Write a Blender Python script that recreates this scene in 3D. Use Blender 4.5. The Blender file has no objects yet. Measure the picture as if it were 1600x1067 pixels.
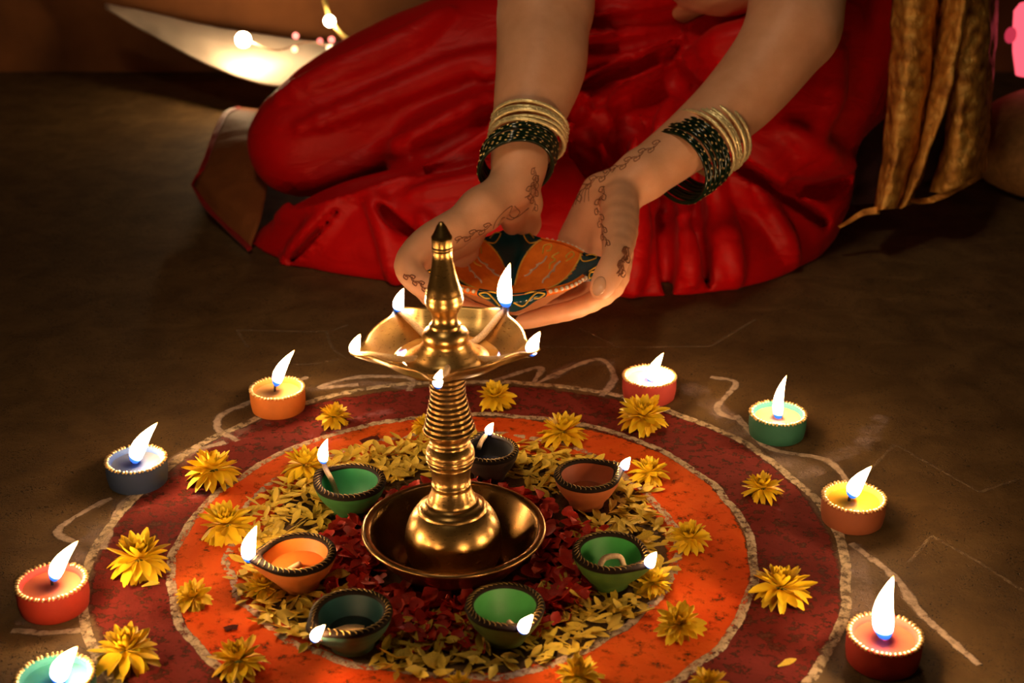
import bpy, bmesh, math, random
import numpy as np
from mathutils import Vector, Matrix, Quaternion
from mathutils.bvhtree import BVHTree
from mathutils import noise as mnoise

# ------------------------------------------------------------------ camera, world, light, exposure
sc = bpy.context.scene
COL = sc.collection
CAM_H = .575; PITCH = math.radians(24.1); FPX = 2222.2
SP, CP = math.sin(PITCH), math.cos(PITCH)
cam_d = bpy.data.cameras.new('camera'); cam = bpy.data.objects.new('camera', cam_d); COL.objects.link(cam)
cam_d.lens = 50; cam_d.sensor_width = 36; cam_d.clip_start = .02
cam.location = (0, 0, CAM_H); cam.rotation_euler = (math.radians(90) - PITCH, 0, 0)
cam_d.dof.use_dof = True; cam_d.dof.focus_distance = 1.12; cam_d.dof.aperture_fstop = 8.0
sc.camera = cam
w = bpy.data.worlds.new('night'); sc.world = w; w.use_nodes = True
w.node_tree.nodes['Background'].inputs[0].default_value = (1, .62, .30, 1)
w.node_tree.nodes['Background'].inputs[1].default_value = .012
sc.view_settings.view_transform = 'Standard'; sc.view_settings.look = 'None'
sc.view_settings.gamma = 1; sc.view_settings.use_curve_mapping = False
sc.view_settings.exposure = 0.0
FLAME = 205.0          # radiance of the flames
def area(name, loc, target, size, power, color):
    d = bpy.data.lights.new(name, 'AREA'); d.shape = 'DISK'; d.size = size; d.energy = power; d.color = color
    o = bpy.data.objects.new(name, d); COL.objects.link(o); o.location = loc
    o.rotation_euler = (Vector(target) - Vector(loc)).to_track_quat('-Z', 'Y').to_euler()
    return o
area('ceiling_lamp', (-.45, .35, 2.4), (0.15, 1.35, .1), .35, 3.2, (1, .74, .46))
sd = bpy.data.lights.new('added_spot', 'SPOT'); sd.energy = 29; sd.color = (1, .76, .48); sd.spot_size = math.radians(30); sd.spot_blend = 1; sd.shadow_soft_size = .09  # unseen spot added above the frame to brighten her arms and sari
so = bpy.data.objects.new('added_spot', sd); COL.objects.link(so); so.location = (-.35, .15, 2.1)
so.rotation_euler = (Vector((.08, 1.42, .2)) - Vector(so.location)).to_track_quat('-Z', 'Y').to_euler()

# ------------------------------------------------------------------ helpers
def ground(x, y, z=0.0):
    u = (x - 800) / FPX; v = (y - 533.5) / FPX
    Z = (CAM_H - z) / (SP + v * CP)
    return Vector((Z * u, Z * (CP - v * SP), z))
def P(x, y, Y):
    u = (x - 800) / FPX; v = (y - 533.5) / FPX; Z = Y / (CP - v * SP)
    return Vector((Z * u, Y, CAM_H - Z * (SP + v * CP)))
def pxm(p):            # metres per photo pixel at a point
    return (p[1] * CP + (CAM_H - p[2]) * SP) / FPX

def link(o, parent=None):
    COL.objects.link(o)
    if parent is not None: o.parent = parent
    return o
def tag(o, label=None, cat=None, group=None, kind=None):
    if label: o['label'] = label
    if cat: o['category'] = cat
    if group: o['group'] = group
    if kind: o['kind'] = kind
    return o
def empty(name, loc=(0, 0, 0), **k):
    o = bpy.data.objects.new(name, None); o.empty_display_size = .01; o.location = loc
    link(o); return tag(o, **k)
def mesh_obj(name, verts, faces, mat, parent=None, smooth=True, mats=None, fm=None, uvs=None):
    me = bpy.data.meshes.new(name)
    me.from_pydata([tuple(v) for v in verts], [], [tuple(f) for f in faces])
    if mats: 
        for m in mats: me.materials.append(m)
        if fm is not None: me.polygons.foreach_set('material_index', fm)
    elif mat: me.materials.append(mat)
    if smooth: me.polygons.foreach_set('use_smooth', [True] * len(me.polygons))
    if uvs is not None:
        uv = me.uv_layers.new(name='UVMap')
        li = np.zeros(len(me.loops), dtype=np.int32); me.loops.foreach_get('vertex_index', li)
        uv.data.foreach_set('uv', np.asarray(uvs, dtype=np.float32)[li].ravel())
    me.update()
    o = bpy.data.objects.new(name, me)
    if parent is not None: 
        o.parent = parent
        o.matrix_parent_inverse = Matrix.Translation(parent.location).inverted() if parent.type == 'EMPTY' else Matrix()
    COL.objects.link(o)
    return o

class MB:
    def __init__(s): s.v = []; s.f = []; s.uv = []
    def add(s, v, f, uv=None):
        n = len(s.v); s.v += [tuple(a) for a in v]; s.f += [tuple(i + n for i in q) for q in f]
        s.uv += uv if uv else [(0, 0)] * len(v)
    def obj(s, name, mat, parent=None, smooth=True, uv=False):
        return mesh_obj(name, s.v, s.f, mat, parent, smooth, uvs=s.uv if uv else None)

def lathe(prof, n=64, center=(0, 0, 0), tilt=None):
    v = []; f = []; m = len(prof)
    for i in range(n):
        a = 2 * math.pi * i / n; ca, sa = math.cos(a), math.sin(a)
        for r, z in prof: v.append((r * ca, r * sa, z))
    for i in range(n):
        j = (i + 1) % n
        for k in range(m - 1): f.append((i * m + k, j * m + k, j * m + k + 1, i * m + k + 1))
    c = Vector(center)
    if tilt is not None: v = [tilt @ Vector(a) for a in v]
    return [Vector(a) + c for a in v], f
def tube(pts, rad, n=10, closed=False, cap=True, squash=None):
    pts = [Vector(p) for p in pts]; m = len(pts)
    if not hasattr(rad, '__len__'): rad = [rad] * m
    v = []; f = []
    t0 = (pts[1] - pts[0]).normalized()
    up = Vector((0, 0, 1)) if abs(t0.z) < .9 else Vector((1, 0, 0))
    nx = t0.cross(up).normalized()
    for i in range(m):
        if closed: t = (pts[(i + 1) % m] - pts[i - 1])
        else: t = pts[min(i + 1, m - 1)] - pts[max(i - 1, 0)]
        t = t.normalized() if t.length > 1e-9 else t0
        nx = (nx - t * nx.dot(t)); nx = nx.normalized() if nx.length > 1e-6 else t.orthogonal().normalized()
        ny = t.cross(nx)
        for k in range(n):
            a = 2 * math.pi * k / n
            v.append(pts[i] + (nx * math.cos(a) + ny * math.sin(a)) * rad[i])
    for i in range(m if closed else m - 1):
        j = (i + 1) % m
        for k in range(n):
            l = (k + 1) % n; f.append((i * n + k, i * n + l, j * n + l, j * n + k))
    if cap and not closed:
        f.append(tuple(reversed(range(n)))); f.append(tuple((m - 1) * n + k for k in range(n)))
    return v, f
def ball(c, r, n=8, m=6, mat3=None):
    v = []; f = []
    rr = r if hasattr(r, '__len__') else (r, r, r)
    v.append(Vector((0, 0, rr[2])))
    for j in range(1, m):
        b = math.pi * j / m
        for i in range(n):
            a = 2 * math.pi * i / n
            v.append(Vector((rr[0] * math.sin(b) * math.cos(a), rr[1] * math.sin(b) * math.sin(a), rr[2] * math.cos(b))))
    v.append(Vector((0, 0, -rr[2])))
    for i in range(n): f.append((0, 1 + i, 1 + (i + 1) % n))
    for j in range(m - 2):
        for i in range(n):
            a = 1 + j * n + i; b = 1 + j * n + (i + 1) % n
            f.append((a, a + n, b + n, b))
    L = len(v) - 1
    for i in range(n): f.append((1 + (m - 2) * n + i, L, 1 + (m - 2) * n + (i + 1) % n))
    if mat3 is not None: v = [mat3 @ a for a in v]
    return [a + Vector(c) for a in v], f
def bez(pts, n=8):      # Catmull-Rom through points
    pts = [Vector(p) for p in pts]; out = []
    q = [pts[0] * 2 - pts[1]] + pts + [pts[-1] * 2 - pts[-2]]
    for i in range(1, len(q) - 2):
        for k in range(n):
            t = k / n; a, b, c, d = q[i - 1], q[i], q[i + 1], q[i + 2]
            out.append(.5 * ((2 * b) + (c - a) * t + (2 * a - 5 * b + 4 * c - d) * t * t + (3 * b - a - 3 * c + d) * t ** 3))
    out.append(pts[-1]); return out

# ------------------------------------------------------------------ materials
def new_mat(name):
    m = bpy.data.materials.new(name); m.use_nodes = True
    nt = m.node_tree; b = nt.nodes['Principled BSDF']; return m, nt, b
def N(nt, t, **k):
    n = nt.nodes.new(t)
    for a, b in k.items(): setattr(n, a, b)
    return n
def L(nt, a, b): nt.links.new(a, b)
def ramp(nt, fac, stops, interp='LINEAR'):
    r = N(nt, 'ShaderNodeValToRGB'); r.color_ramp.interpolation = interp
    e = r.color_ramp.elements
    while len(e) < len(stops): e.new(.5)
    for i, (p, c) in enumerate(stops):
        e[i].position = p; e[i].color = (*c, 1) if len(c) == 3 else c
    L(nt, fac, r.inputs[0]); return r.outputs[0]
def noise(nt, scale, detail=4, rough=.55, coord='Object', dist=0, stretch=None):
    tc = N(nt, 'ShaderNodeTexCoord'); n = N(nt, 'ShaderNodeTexNoise')
    n.inputs['Scale'].default_value = scale; n.inputs['Detail'].default_value = detail
    n.inputs['Roughness'].default_value = rough; n.inputs['Distortion'].default_value = dist
    if stretch:
        mp = N(nt, 'ShaderNodeMapping'); mp.inputs['Scale'].default_value = stretch
        L(nt, tc.outputs[coord], mp.inputs[0]); L(nt, mp.outputs[0], n.inputs['Vector'])
    else: L(nt, tc.outputs[coord], n.inputs['Vector'])
    return n.outputs[0]
def bump(nt, b, h, strength=.3, dist=.001):
    n = N(nt, 'ShaderNodeBump'); n.inputs['Strength'].default_value = strength; n.inputs['Distance'].default_value = dist
    L(nt, h, n.inputs['Height']); L(nt, n.outputs[0], b.inputs['Normal'])
def simple(name, col, rough=.5, metal=0, var=.25, scale=120, bmp=.15, spec=.5, bd=.0006, **k):
    m, nt, b = new_mat(name)
    n = noise(nt, scale)
    c0 = tuple(c * (1 - var) for c in col); c1 = tuple(min(1, c * (1 + var)) for c in col)
    L(nt, ramp(nt, n, [(.3, c0), (.7, c1)]), b.inputs['Base Color'])
    b.inputs['Roughness'].default_value = rough; b.inputs['Metallic'].default_value = metal
    b.inputs['Specular IOR Level'].default_value = spec
    for a, v in k.items(): b.inputs[a].default_value = v
    if bmp: bump(nt, b, n, bmp, bd)
    return m

def emit_mat(name, col, s):
    m = bpy.data.materials.new(name); m.use_nodes = True; nt = m.node_tree; nt.nodes.clear()
    e = N(nt, 'ShaderNodeEmission'); e.inputs[0].default_value = (*col, 1); e.inputs[1].default_value = s
    o = N(nt, 'ShaderNodeOutputMaterial'); L(nt, e.outputs[0], o.inputs[0]); return m
def flame_mat():
    m = bpy.data.materials.new('flame'); m.use_nodes = True; nt = m.node_tree; nt.nodes.clear()
    uv = N(nt, 'ShaderNodeUVMap'); sx = N(nt, 'ShaderNodeSeparateXYZ'); L(nt, uv.outputs[0], sx.inputs[0])
    c = ramp(nt, sx.outputs[1], [(0, (.04, .12, .9)), (.14, (.06, .25, 1)), (.28, (1, .62, .34)), (.6, (1, .60, .27)), (.94, (1, .52, .18)), (1, (1, .42, .1))])
    s = ramp(nt, sx.outputs[1], [(0, (.004,) * 3), (.15, (.008,) * 3), (.29, (.5,) * 3), (.6, (1,) * 3), (.9, (.8,) * 3), (.985, (.05,) * 3)])
    mu = N(nt, 'ShaderNodeMath', operation='MULTIPLY'); mu.inputs[1].default_value = FLAME; L(nt, s, mu.inputs[0])
    e = N(nt, 'ShaderNodeEmission'); L(nt, c, e.inputs[0]); L(nt, mu.outputs[0], e.inputs[1])
    o = N(nt, 'ShaderNodeOutputMaterial'); L(nt, e.outputs[0], o.inputs[0]); return m
M = {}
M['flame'] = flame_mat()
M['char'] = simple('charred_wick', (.02, .015, .012), .9)
M['wick'] = simple('cotton_wick', (.42, .30, .17), .9, bmp=.5, scale=900)
def brass(name, col, rough):
    m, nt, b = new_mat(name)
    n = noise(nt, 30, 5); n2 = noise(nt, 260, 3, stretch=(1, 1, 9))
    L(nt, ramp(nt, n, [(.3, tuple(c * .72 for c in col)), (.62, col)]), b.inputs['Base Color'])
    b.inputs['Metallic'].default_value = 1
    r = N(nt, 'ShaderNodeMapRange'); r.inputs[3].default_value = rough * .75; r.inputs[4].default_value = rough * 1.5
    L(nt, n2, r.inputs[0]); L(nt, r.outputs[0], b.inputs['Roughness'])
    bump(nt, b, n2, .03, .0001); return m
M['brass'] = brass('brass', (.72, .45, .15), .27)
M['brass_dark'] = brass('darker_brass', (.42, .25, .09), .27)  # darker brass tone for the dish
M['gold'] = simple('gold_paint', (.95, .66, .27), .28, 1, bmp=.3)
M['gold_dull'] = simple('old_gold_paint', (.50, .34, .10), .35, .9, bmp=.3)
M['red_cloth'] = None

def skin_mat():
    m, nt, b = new_mat('skin')
    n = noise(nt, 45, 4); n2 = noise(nt, 700, 3)
    L(nt, ramp(nt, n, [(.3, (.72, .35, .19)), (.7, (.82, .43, .25))]), b.inputs['Base Color'])
    b.inputs['Roughness'].default_value = .5; b.inputs['Subsurface Weight'].default_value = .12
    b.inputs['Subsurface Radius'].default_value = (1, .35, .15); b.inputs['Subsurface Scale'].default_value = .006
    bump(nt, b, n2, .25, .0005); return m
M['skin'] = skin_mat()
M['nail'] = simple('fingernail', (.55, .30, .18), .22, var=.05, bmp=0)
M['henna'] = simple('henna', (.24, .075, .028), .6, var=.2, bmp=0)
def cloth(name, col, rough, wr=1.0, sheen=.3):
    m, nt, b = new_mat(name)
    n = noise(nt, 9, 5, .6); n2 = noise(nt, 14, 4, .5, dist=1.2, stretch=(1, 1, 2.5)); n3 = noise(nt, 1600, 2)
    L(nt, ramp(nt, n, [(.3, tuple(c * .88 for c in col)), (.7, col)]), b.inputs['Base Color'])
    b.inputs['Roughness'].default_value = rough; b.inputs['Sheen Weight'].default_value = sheen
    b.inputs['Sheen Tint'].default_value = (*[min(1, c + .3) for c in col], 1); b.inputs['Sheen Roughness'].default_value = .4
    b.inputs['Specular IOR Level'].default_value = .25
    mx = N(nt, 'ShaderNodeMath', operation='MULTIPLY_ADD'); mx.inputs[1].default_value = .02; L(nt, n3, mx.inputs[0]); L(nt, n2, mx.inputs[2])
    bump(nt, b, mx.outputs[0], .3 * wr, .012); return m
M['red_cloth'] = cloth('red_silk', (.66, .002, .003), .5, sheen=.08)
M['red_dark'] = cloth('dark_red_silk', (.30, .006, .008), .5)
M['sheer'] = cloth('sheer_orange', (.26, .08, .018), .7, sheen=0)
M['white_cloth'] = cloth('white_cloth', (.74, .62, .50), .8, .4)
def brocade():
    m, nt, b = new_mat('gold_brocade')
    tc = N(nt, 'ShaderNodeTexCoord'); mp = N(nt, 'ShaderNodeMapping'); mp.inputs['Scale'].default_value = (30, 30, 45)
    L(nt, tc.outputs['Object'], mp.inputs[0])
    vo = N(nt, 'ShaderNodeTexVoronoi', feature='SMOOTH_F1'); vo.inputs['Scale'].default_value = 2.2; L(nt, mp.outputs[0], vo.inputs[0])
    n = noise(nt, 70, 5, .7)
    L(nt, ramp(nt, vo.outputs[0], [(.1, (1, .60, .15)), (.45, (.80, .38, .07)), (.75, (.30, .10, .02))]), b.inputs['Base Color'])
    b.inputs['Metallic'].default_value = .4; b.inputs['Roughness'].default_value = .36
    mx = N(nt, 'ShaderNodeMath', operation='ADD'); L(nt, vo.outputs[0], mx.inputs[0]); L(nt, n, mx.inputs[1])
    bump(nt, b, mx.outputs[0], .8, .008); return m
M['brocade'] = brocade()

def floor_mat():
    m, nt, b = new_mat('worn_concrete')
    big = noise(nt, 3.0, 6, .6); mid = noise(nt, 24, 6, .65, dist=.6); fine = noise(nt, 230, 5, .7)
    c1 = ramp(nt, big, [(.3, (.115, .064, .020)), (.7, (.20, .12, .045))])
    mx = N(nt, 'ShaderNodeMix', data_type='RGBA', blend_type='MULTIPLY'); mx.inputs[0].default_value = .85
    L(nt, c1, mx.inputs[6]); L(nt, ramp(nt, mid, [(.3, (.45, .42, .38)), (.65, (1, 1, 1))]), mx.inputs[7])
    tc = N(nt, 'ShaderNodeTexCoord'); vo = N(nt, 'ShaderNodeTexVoronoi'); vo.inputs['Scale'].default_value = 210
    wn = N(nt, 'ShaderNodeTexNoise'); wn.inputs['Scale'].default_value = 60
    L(nt, tc.outputs['Object'], wn.inputs['Vector'])
    ad = N(nt, 'ShaderNodeMix', data_type='RGBA', blend_type='LINEAR_LIGHT'); ad.inputs[0].default_value = .04
    L(nt, tc.outputs['Object'], ad.inputs[6]); L(nt, wn.outputs[1], ad.inputs[7]); L(nt, ad.outputs[2], vo.inputs['Vector'])
    gate = ramp(nt, noise(nt, 33, 4, .7), [(.40, (0, 0, 0)), (.56, (1, 1, 1))])
    pit = ramp(nt, vo.outputs['Distance'], [(.18, (1, 1, 1)), (.36, (0, 0, 0))])
    pm = N(nt, 'ShaderNodeMath', operation='MULTIPLY'); L(nt, gate, pm.inputs[0]); L(nt, pit, pm.inputs[1])
    mx2 = N(nt, 'ShaderNodeMix', data_type='RGBA'); L(nt, pm.outputs[0], mx2.inputs[0])
    L(nt, mx.outputs[2], mx2.inputs[6]); mx2.inputs[7].default_value = (.012, .007, .004, 1)
    L(nt, mx2.outputs[2], b.inputs['Base Color'])
    b.inputs['Roughness'].default_value = .72; b.inputs['Specular IOR Level'].default_value = .3
    sb = N(nt, 'ShaderNodeMath', operation='SUBTRACT'); L(nt, fine, sb.inputs[0]); L(nt, pm.outputs[0], sb.inputs[1])
    bump(nt, b, sb.outputs[0], .55, .0012); return m
M['floor'] = floor_mat()
def powder(name, colA, colB, thr=.42, soft=.12, edge=7.0, nscale=90, colC=None):
    m, nt, b = new_mat(name)
    n1 = noise(nt, 9, 6, .65, dist=.8); n2 = noise(nt, nscale, 6, .75); n3 = noise(nt, 420, 3, .7)
    st = [(.32, colA), (.62, colB)] + ([(.72, colC)] if colC else [])
    c = ramp(nt, n1, st)
    mx = N(nt, 'ShaderNodeMix', data_type='RGBA', blend_type='MULTIPLY'); mx.inputs[0].default_value = .8
    L(nt, c, mx.inputs[6]); L(nt, ramp(nt, n2, [(.26, (.50, .42, .42)), (.46, (1, 1, 1))]), mx.inputs[7])
    L(nt, mx.outputs[2], b.inputs['Base Color']); b.inputs['Roughness'].default_value = .95; b.inputs['Specular IOR Level'].default_value = .1
    bump(nt, b, n3, .6, .001)
    uv = N(nt, 'ShaderNodeUVMap'); sx = N(nt, 'ShaderNodeSeparateXYZ'); L(nt, uv.outputs[0], sx.inputs[0])
    # v runs 0..1 across the strip: thin towards both edges
    a = N(nt, 'ShaderNodeMath', operation='PINGPONG'); a.inputs[1].default_value = .5; L(nt, sx.outputs[1], a.inputs[0])
    b2 = N(nt, 'ShaderNodeMath', operation='MULTIPLY'); b2.inputs[1].default_value = edge; L(nt, a.outputs[0], b2.inputs[0])
    b3 = N(nt, 'ShaderNodeMath', operation='MINIMUM'); b3.inputs[1].default_value = .5; L(nt, b2.outputs[0], b3.inputs[0])
    s1 = N(nt, 'ShaderNodeMath', operation='ADD'); L(nt, b3.outputs[0], s1.inputs[0]); L(nt, n2, s1.inputs[1])
    s2 = N(nt, 'ShaderNodeMapRange'); s2.inputs[1].default_value = thr + .35; s2.inputs[2].default_value = thr + .35 + soft
    L(nt, s1.outputs[0], s2.inputs[0]); L(nt, s2.outputs[0], b.inputs['Alpha'])
    return m
M['orange_powder'] = powder('orange_powder', (.62, .060, .005), (.74, .125, .014), .38, .25, 6, colC=(.74, .11, .07))
M['purple_powder'] = powder('purple_powder', (.095, .010, .006), (.22, .034, .026), .40, .25, 5, colC=(.42, .19, .22))
M['white_powder'] = powder('white_powder', (.46, .34, .21), (.68, .54, .36), .50, .22, 2.6, 150)
M['smudge'] = powder('powder_smudge', (.40, .28, .22), (.55, .40, .36), .52, .6, 1.4, 60)
M['burnt'] = powder('burnt_powder', (.05, .01, .005), (.09, .015, .01), .30, .2, 2, 200)
M['line_powder'] = powder('rubbed_chalk', (.28, .19, .11), (.40, .28, .17), .46, .5, 1.6, 140)
M['faint_powder'] = powder('faint_white_powder', (.46, .34, .24), (.60, .46, .36), .33, .4, 1.6, 110)

# ------------------------------------------------------------------ signed-distance bodies (hands, cloth) -> surface nets
class SDF:
    def __init__(s, lo, hi, h):
        s.lo = np.array(lo, np.float32); s.h = h
        s.n = np.ceil((np.array(hi) - s.lo) / h).astype(int) + 1
        s.g = np.full(tuple(s.n), .5, np.float32)
    def box(s, lo, hi, pad):
        a = np.clip(np.floor((np.array(lo) - pad - s.lo) / s.h).astype(int), 0, s.n)
        b = np.clip(np.ceil((np.array(hi) + pad - s.lo) / s.h).astype(int) + 1, 0, s.n)
        if (b <= a).any(): return None
        ax = [s.lo[i] + s.h * np.arange(a[i], b[i], dtype=np.float32) for i in range(3)]
        return (slice(a[0], b[0]), slice(a[1], b[1]), slice(a[2], b[2])), ax[0][:, None, None], ax[1][None, :, None], ax[2][None, None, :]
    def mix(s, sl, d, k, sub=False):
        g = s.g[sl]
        if sub:
            hh = np.clip(.5 - .5 * (g + d) / k, 0, 1); s.g[sl] = g * (1 - hh) + (-d) * hh + k * hh * (1 - hh)
        else:
            hh = np.clip(.5 + .5 * (g - d) / k, 0, 1); s.g[sl] = g * (1 - hh) + d * hh - k * hh * (1 - hh)
    def cone(s, a, b, r1, r2, k=.004, sub=False):
        a = np.array(a); b = np.array(b); R = max(r1, r2)
        q = s.box(np.minimum(a, b) - R, np.maximum(a, b) + R, k * 1.5 + 3 * s.h)
        if q is None: return
        sl, X, Y, Z = q; d = b - a; L2 = float(d @ d) + 1e-12
        t = np.clip(((X - a[0]) * d[0] + (Y - a[1]) * d[1] + (Z - a[2]) * d[2]) / L2, 0, 1)
        dist = np.sqrt((X - a[0] - t * d[0]) ** 2 + (Y - a[1] - t * d[1]) ** 2 + (Z - a[2] - t * d[2]) ** 2) - (r1 + (r2 - r1) * t)
        s.mix(sl, dist.astype(np.float32), k, sub)
    def chain(s, pts, rs, k=.004, sub=False, smooth=0):
        pts = [Vector(p) for p in pts]
        if smooth:
            q = bez([(p.x, p.y, p.z) for p in pts], smooth)
            rr = []
            for i in range(len(pts) - 1):
                rr += [rs[i] + (rs[i + 1] - rs[i]) * j / smooth for j in range(smooth)]
            rr.append(rs[-1]); pts, rs = q, rr
        for i in range(len(pts) - 1): s.cone(pts[i], pts[i + 1], rs[i], rs[i + 1], k, sub)
    def ell(s, c, r, k=.01, rot=None, sub=False):
        c = np.array(c); r = np.array(r); R = r.max()
        q = s.box(c - R, c + R, k * 1.5 + 3 * s.h)
        if q is None: return
        sl, X, Y, Z = q; X = X - c[0]; Y = Y - c[1]; Z = Z - c[2]
        if rot is not None:
            m = np.array(rot)
            X, Y, Z = (m[0][0] * X + m[1][0] * Y + m[2][0] * Z, m[0][1] * X + m[1][1] * Y + m[2][1] * Z, m[0][2] * X + m[1][2] * Y + m[2][2] * Z)
        k0 = np.sqrt((X / r[0]) ** 2 + (Y / r[1]) ** 2 + (Z / r[2]) ** 2)
        k1 = np.sqrt((X / r[0] ** 2) ** 2 + (Y / r[1] ** 2) ** 2 + (Z / r[2] ** 2) ** 2) + 1e-6
        s.mix(sl, (k0 * (k0 - 1) / k1).astype(np.float32), k, sub)
    def mesh(s):
        g = s.g; g[0] = g[-1] = .5; g[:, 0] = g[:, -1] = .5; g[:, :, 0] = g[:, :, -1] = .5
        ins = g < 0
        cnt = np.zeros(tuple(np.array(g.shape) - 1), np.uint8)
        for dx in (0, 1):
            for dy in (0, 1):
                for dz in (0, 1):
                    cnt += ins[dx:g.shape[0] - 1 + dx, dy:g.shape[1] - 1 + dy, dz:g.shape[2] - 1 + dz]
        act = (cnt > 0) & (cnt < 8)
        ijk = np.argwhere(act); ids = np.full(act.shape, -1, np.int32); ids[act] = np.arange(len(ijk))
        acc = np.zeros((len(ijk), 3), np.float32); c = np.zeros(len(ijk), np.float32)
        I, J, K = ijk.T
        cor = [(a, b, e) for a in (0, 1) for b in (0, 1) for e in (0, 1)]
        for p in cor:
            for ax in range(3):
                if p[ax] == 0:
                    q = list(p); q[ax] = 1
                    va = g[I + p[0], J + p[1], K + p[2]]; vb = g[I + q[0], J + q[1], K + q[2]]
                    cr = (va < 0) != (vb < 0)
                    t = np.where(cr, va / np.where(va == vb, 1, va - vb), 0)
                    pt = np.tile(np.array(p, np.float32), (len(I), 1)); pt[:, ax] = t
                    acc += pt * cr[:, None]; c += cr
        V = s.lo + s.h * (ijk + acc / np.maximum(c, 1)[:, None])
        F = []
        for ax in range(3):
            u, v = [(1, 2), (2, 0), (0, 1)][ax]
            lo = [slice(None)] * 3; hi = [slice(None)] * 3
            lo[ax] = slice(0, -1); hi[ax] = slice(1, None)
            A = ins[tuple(lo)]; B = ins[tuple(hi)]
            for sgn, Mk in ((0, A & ~B), (1, ~A & B)):
                e = np.argwhere(Mk)
                e = e[(e[:, u] > 0) & (e[:, v] > 0) & (e[:, u] < g.shape[u] - 1) & (e[:, v] < g.shape[v] - 1)]
                def cell(du, dv):
                    x = e.copy(); x[:, u] -= du; x[:, v] -= dv; return ids[x[:, 0], x[:, 1], x[:, 2]]
                q = np.stack([cell(1, 1), cell(0, 1), cell(0, 0), cell(1, 0)], 1)
                if sgn: q = q[:, ::-1]
                F.append(q)
        F = np.concatenate(F)
        return V, F
def fast_mesh(name, V, F, mat, parent=None):
    me = bpy.data.meshes.new(name)
    me.vertices.add(len(V)); me.vertices.foreach_set('co', V.astype(np.float32).ravel())
    me.loops.add(F.size); me.loops.foreach_set('vertex_index', F.astype(np.int32).ravel())
    me.polygons.add(len(F)); me.polygons.foreach_set('loop_start', np.arange(0, F.size, 4, dtype=np.int32))
    me.polygons.foreach_set('use_smooth', np.ones(len(F), bool))
    me.materials.append(mat); me.update(calc_edges=True); me.validate()
    o = bpy.data.objects.new(name, me); COL.objects.link(o)
    if parent is not None: o.parent = parent
    return o
def relax(V, F, it=2, lam=.5):
    for _ in range(it):
        acc = np.zeros_like(V); c = np.zeros(len(V))
        for a in range(4):
            b = (a + 1) % 4
            np.add.at(acc, F[:, a], V[F[:, b]]); np.add.at(c, F[:, a], 1)
            np.add.at(acc, F[:, b], V[F[:, a]]); np.add.at(c, F[:, b], 1)
        V = V * (1 - lam) + lam * acc / np.maximum(c, 1)[:, None]
    return V

# ------------------------------------------------------------------ the setting
v = [(-6, -3, 0), (6, -3, 0), (6, 2.42, 0), (-6, 2.42, 0), (-6, -3, -.05), (6, -3, -.05), (6, 2.42, -.05), (-6, 2.42, -.05)]
fl = mesh_obj('floor', v, [(0, 1, 2, 3), (7, 6, 5, 4), (0, 4, 5, 1), (1, 5, 6, 2), (2, 6, 7, 3), (3, 7, 4, 0)], M['floor'], smooth=False)
tag(fl, kind='structure', label='worn brown concrete floor with dark pits')
M['wall'] = simple('dark_brown_wall', (.34, .12, .034), .8, var=.35, scale=6, bmp=.3)
v = [(-6, 2.42, -.05), (6, 2.42, -.05), (6, 2.42, 2.6), (-6, 2.42, 2.6), (-6, 2.52, -.05), (6, 2.52, -.05), (6, 2.52, 2.6), (-6, 2.52, 2.6)]
wl = mesh_obj('wall_back', v, [(1, 0, 3, 2), (4, 5, 6, 7), (3, 7, 6, 2), (0, 4, 7, 3), (1, 2, 6, 5)], M['wall'], smooth=False)
tag(wl, kind='structure', label='dark brown wall behind the floor')

# ------------------------------------------------------------------ rangoli powder rings
CX, CY = -.036, .912
rang = empty('rangoli', (CX, CY, 0), label='round powder rangoli of orange and purple rings with white outlines on the floor', cat='rangoli')
def wob(a, s, amp): return amp * (mnoise.noise(Vector((math.cos(a) * 2 + s, math.sin(a) * 2, s * 3.1))) + .5 * mnoise.noise(Vector((math.cos(a) * 7 + s, math.sin(a) * 7, s))))
def ring(name, cx, cy, r0, r1, mat, z, parent, lump=0, n=360, seed=1, amp=.006, k=6, label=None):
    vv = []; uv = []; ff = []
    for i in range(n):
        a = 2 * math.pi * i / n
        ra = r0 + wob(a, seed, amp); rb = r1 + wob(a, seed + (0 if lump else 5), amp)
        for j in range(k + 1):
            t = j / k; r = ra + (rb - ra) * t; h = z * math.sin(math.pi * t) ** .5 if 0 < j < k else 0
            h = h * (1 + lump * mnoise.noise(Vector((r * math.cos(a) * 220, r * math.sin(a) * 220, seed)))) + .0002
            vv.append((cx + r * math.cos(a), cy + r * math.sin(a), max(h, .00015))); uv.append((i / n, t))
    for i in range(n):
        q = (i + 1) % n
        for j in range(k): ff.append((i * (k + 1) + j, i * (k + 1) + j + 1, q * (k + 1) + j + 1, q * (k + 1) + j)[::-1])
    o = mesh_obj(name, vv, ff, mat, parent, uvs=uv)
    tag(o, kind='stuff', label=label); return o
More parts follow.
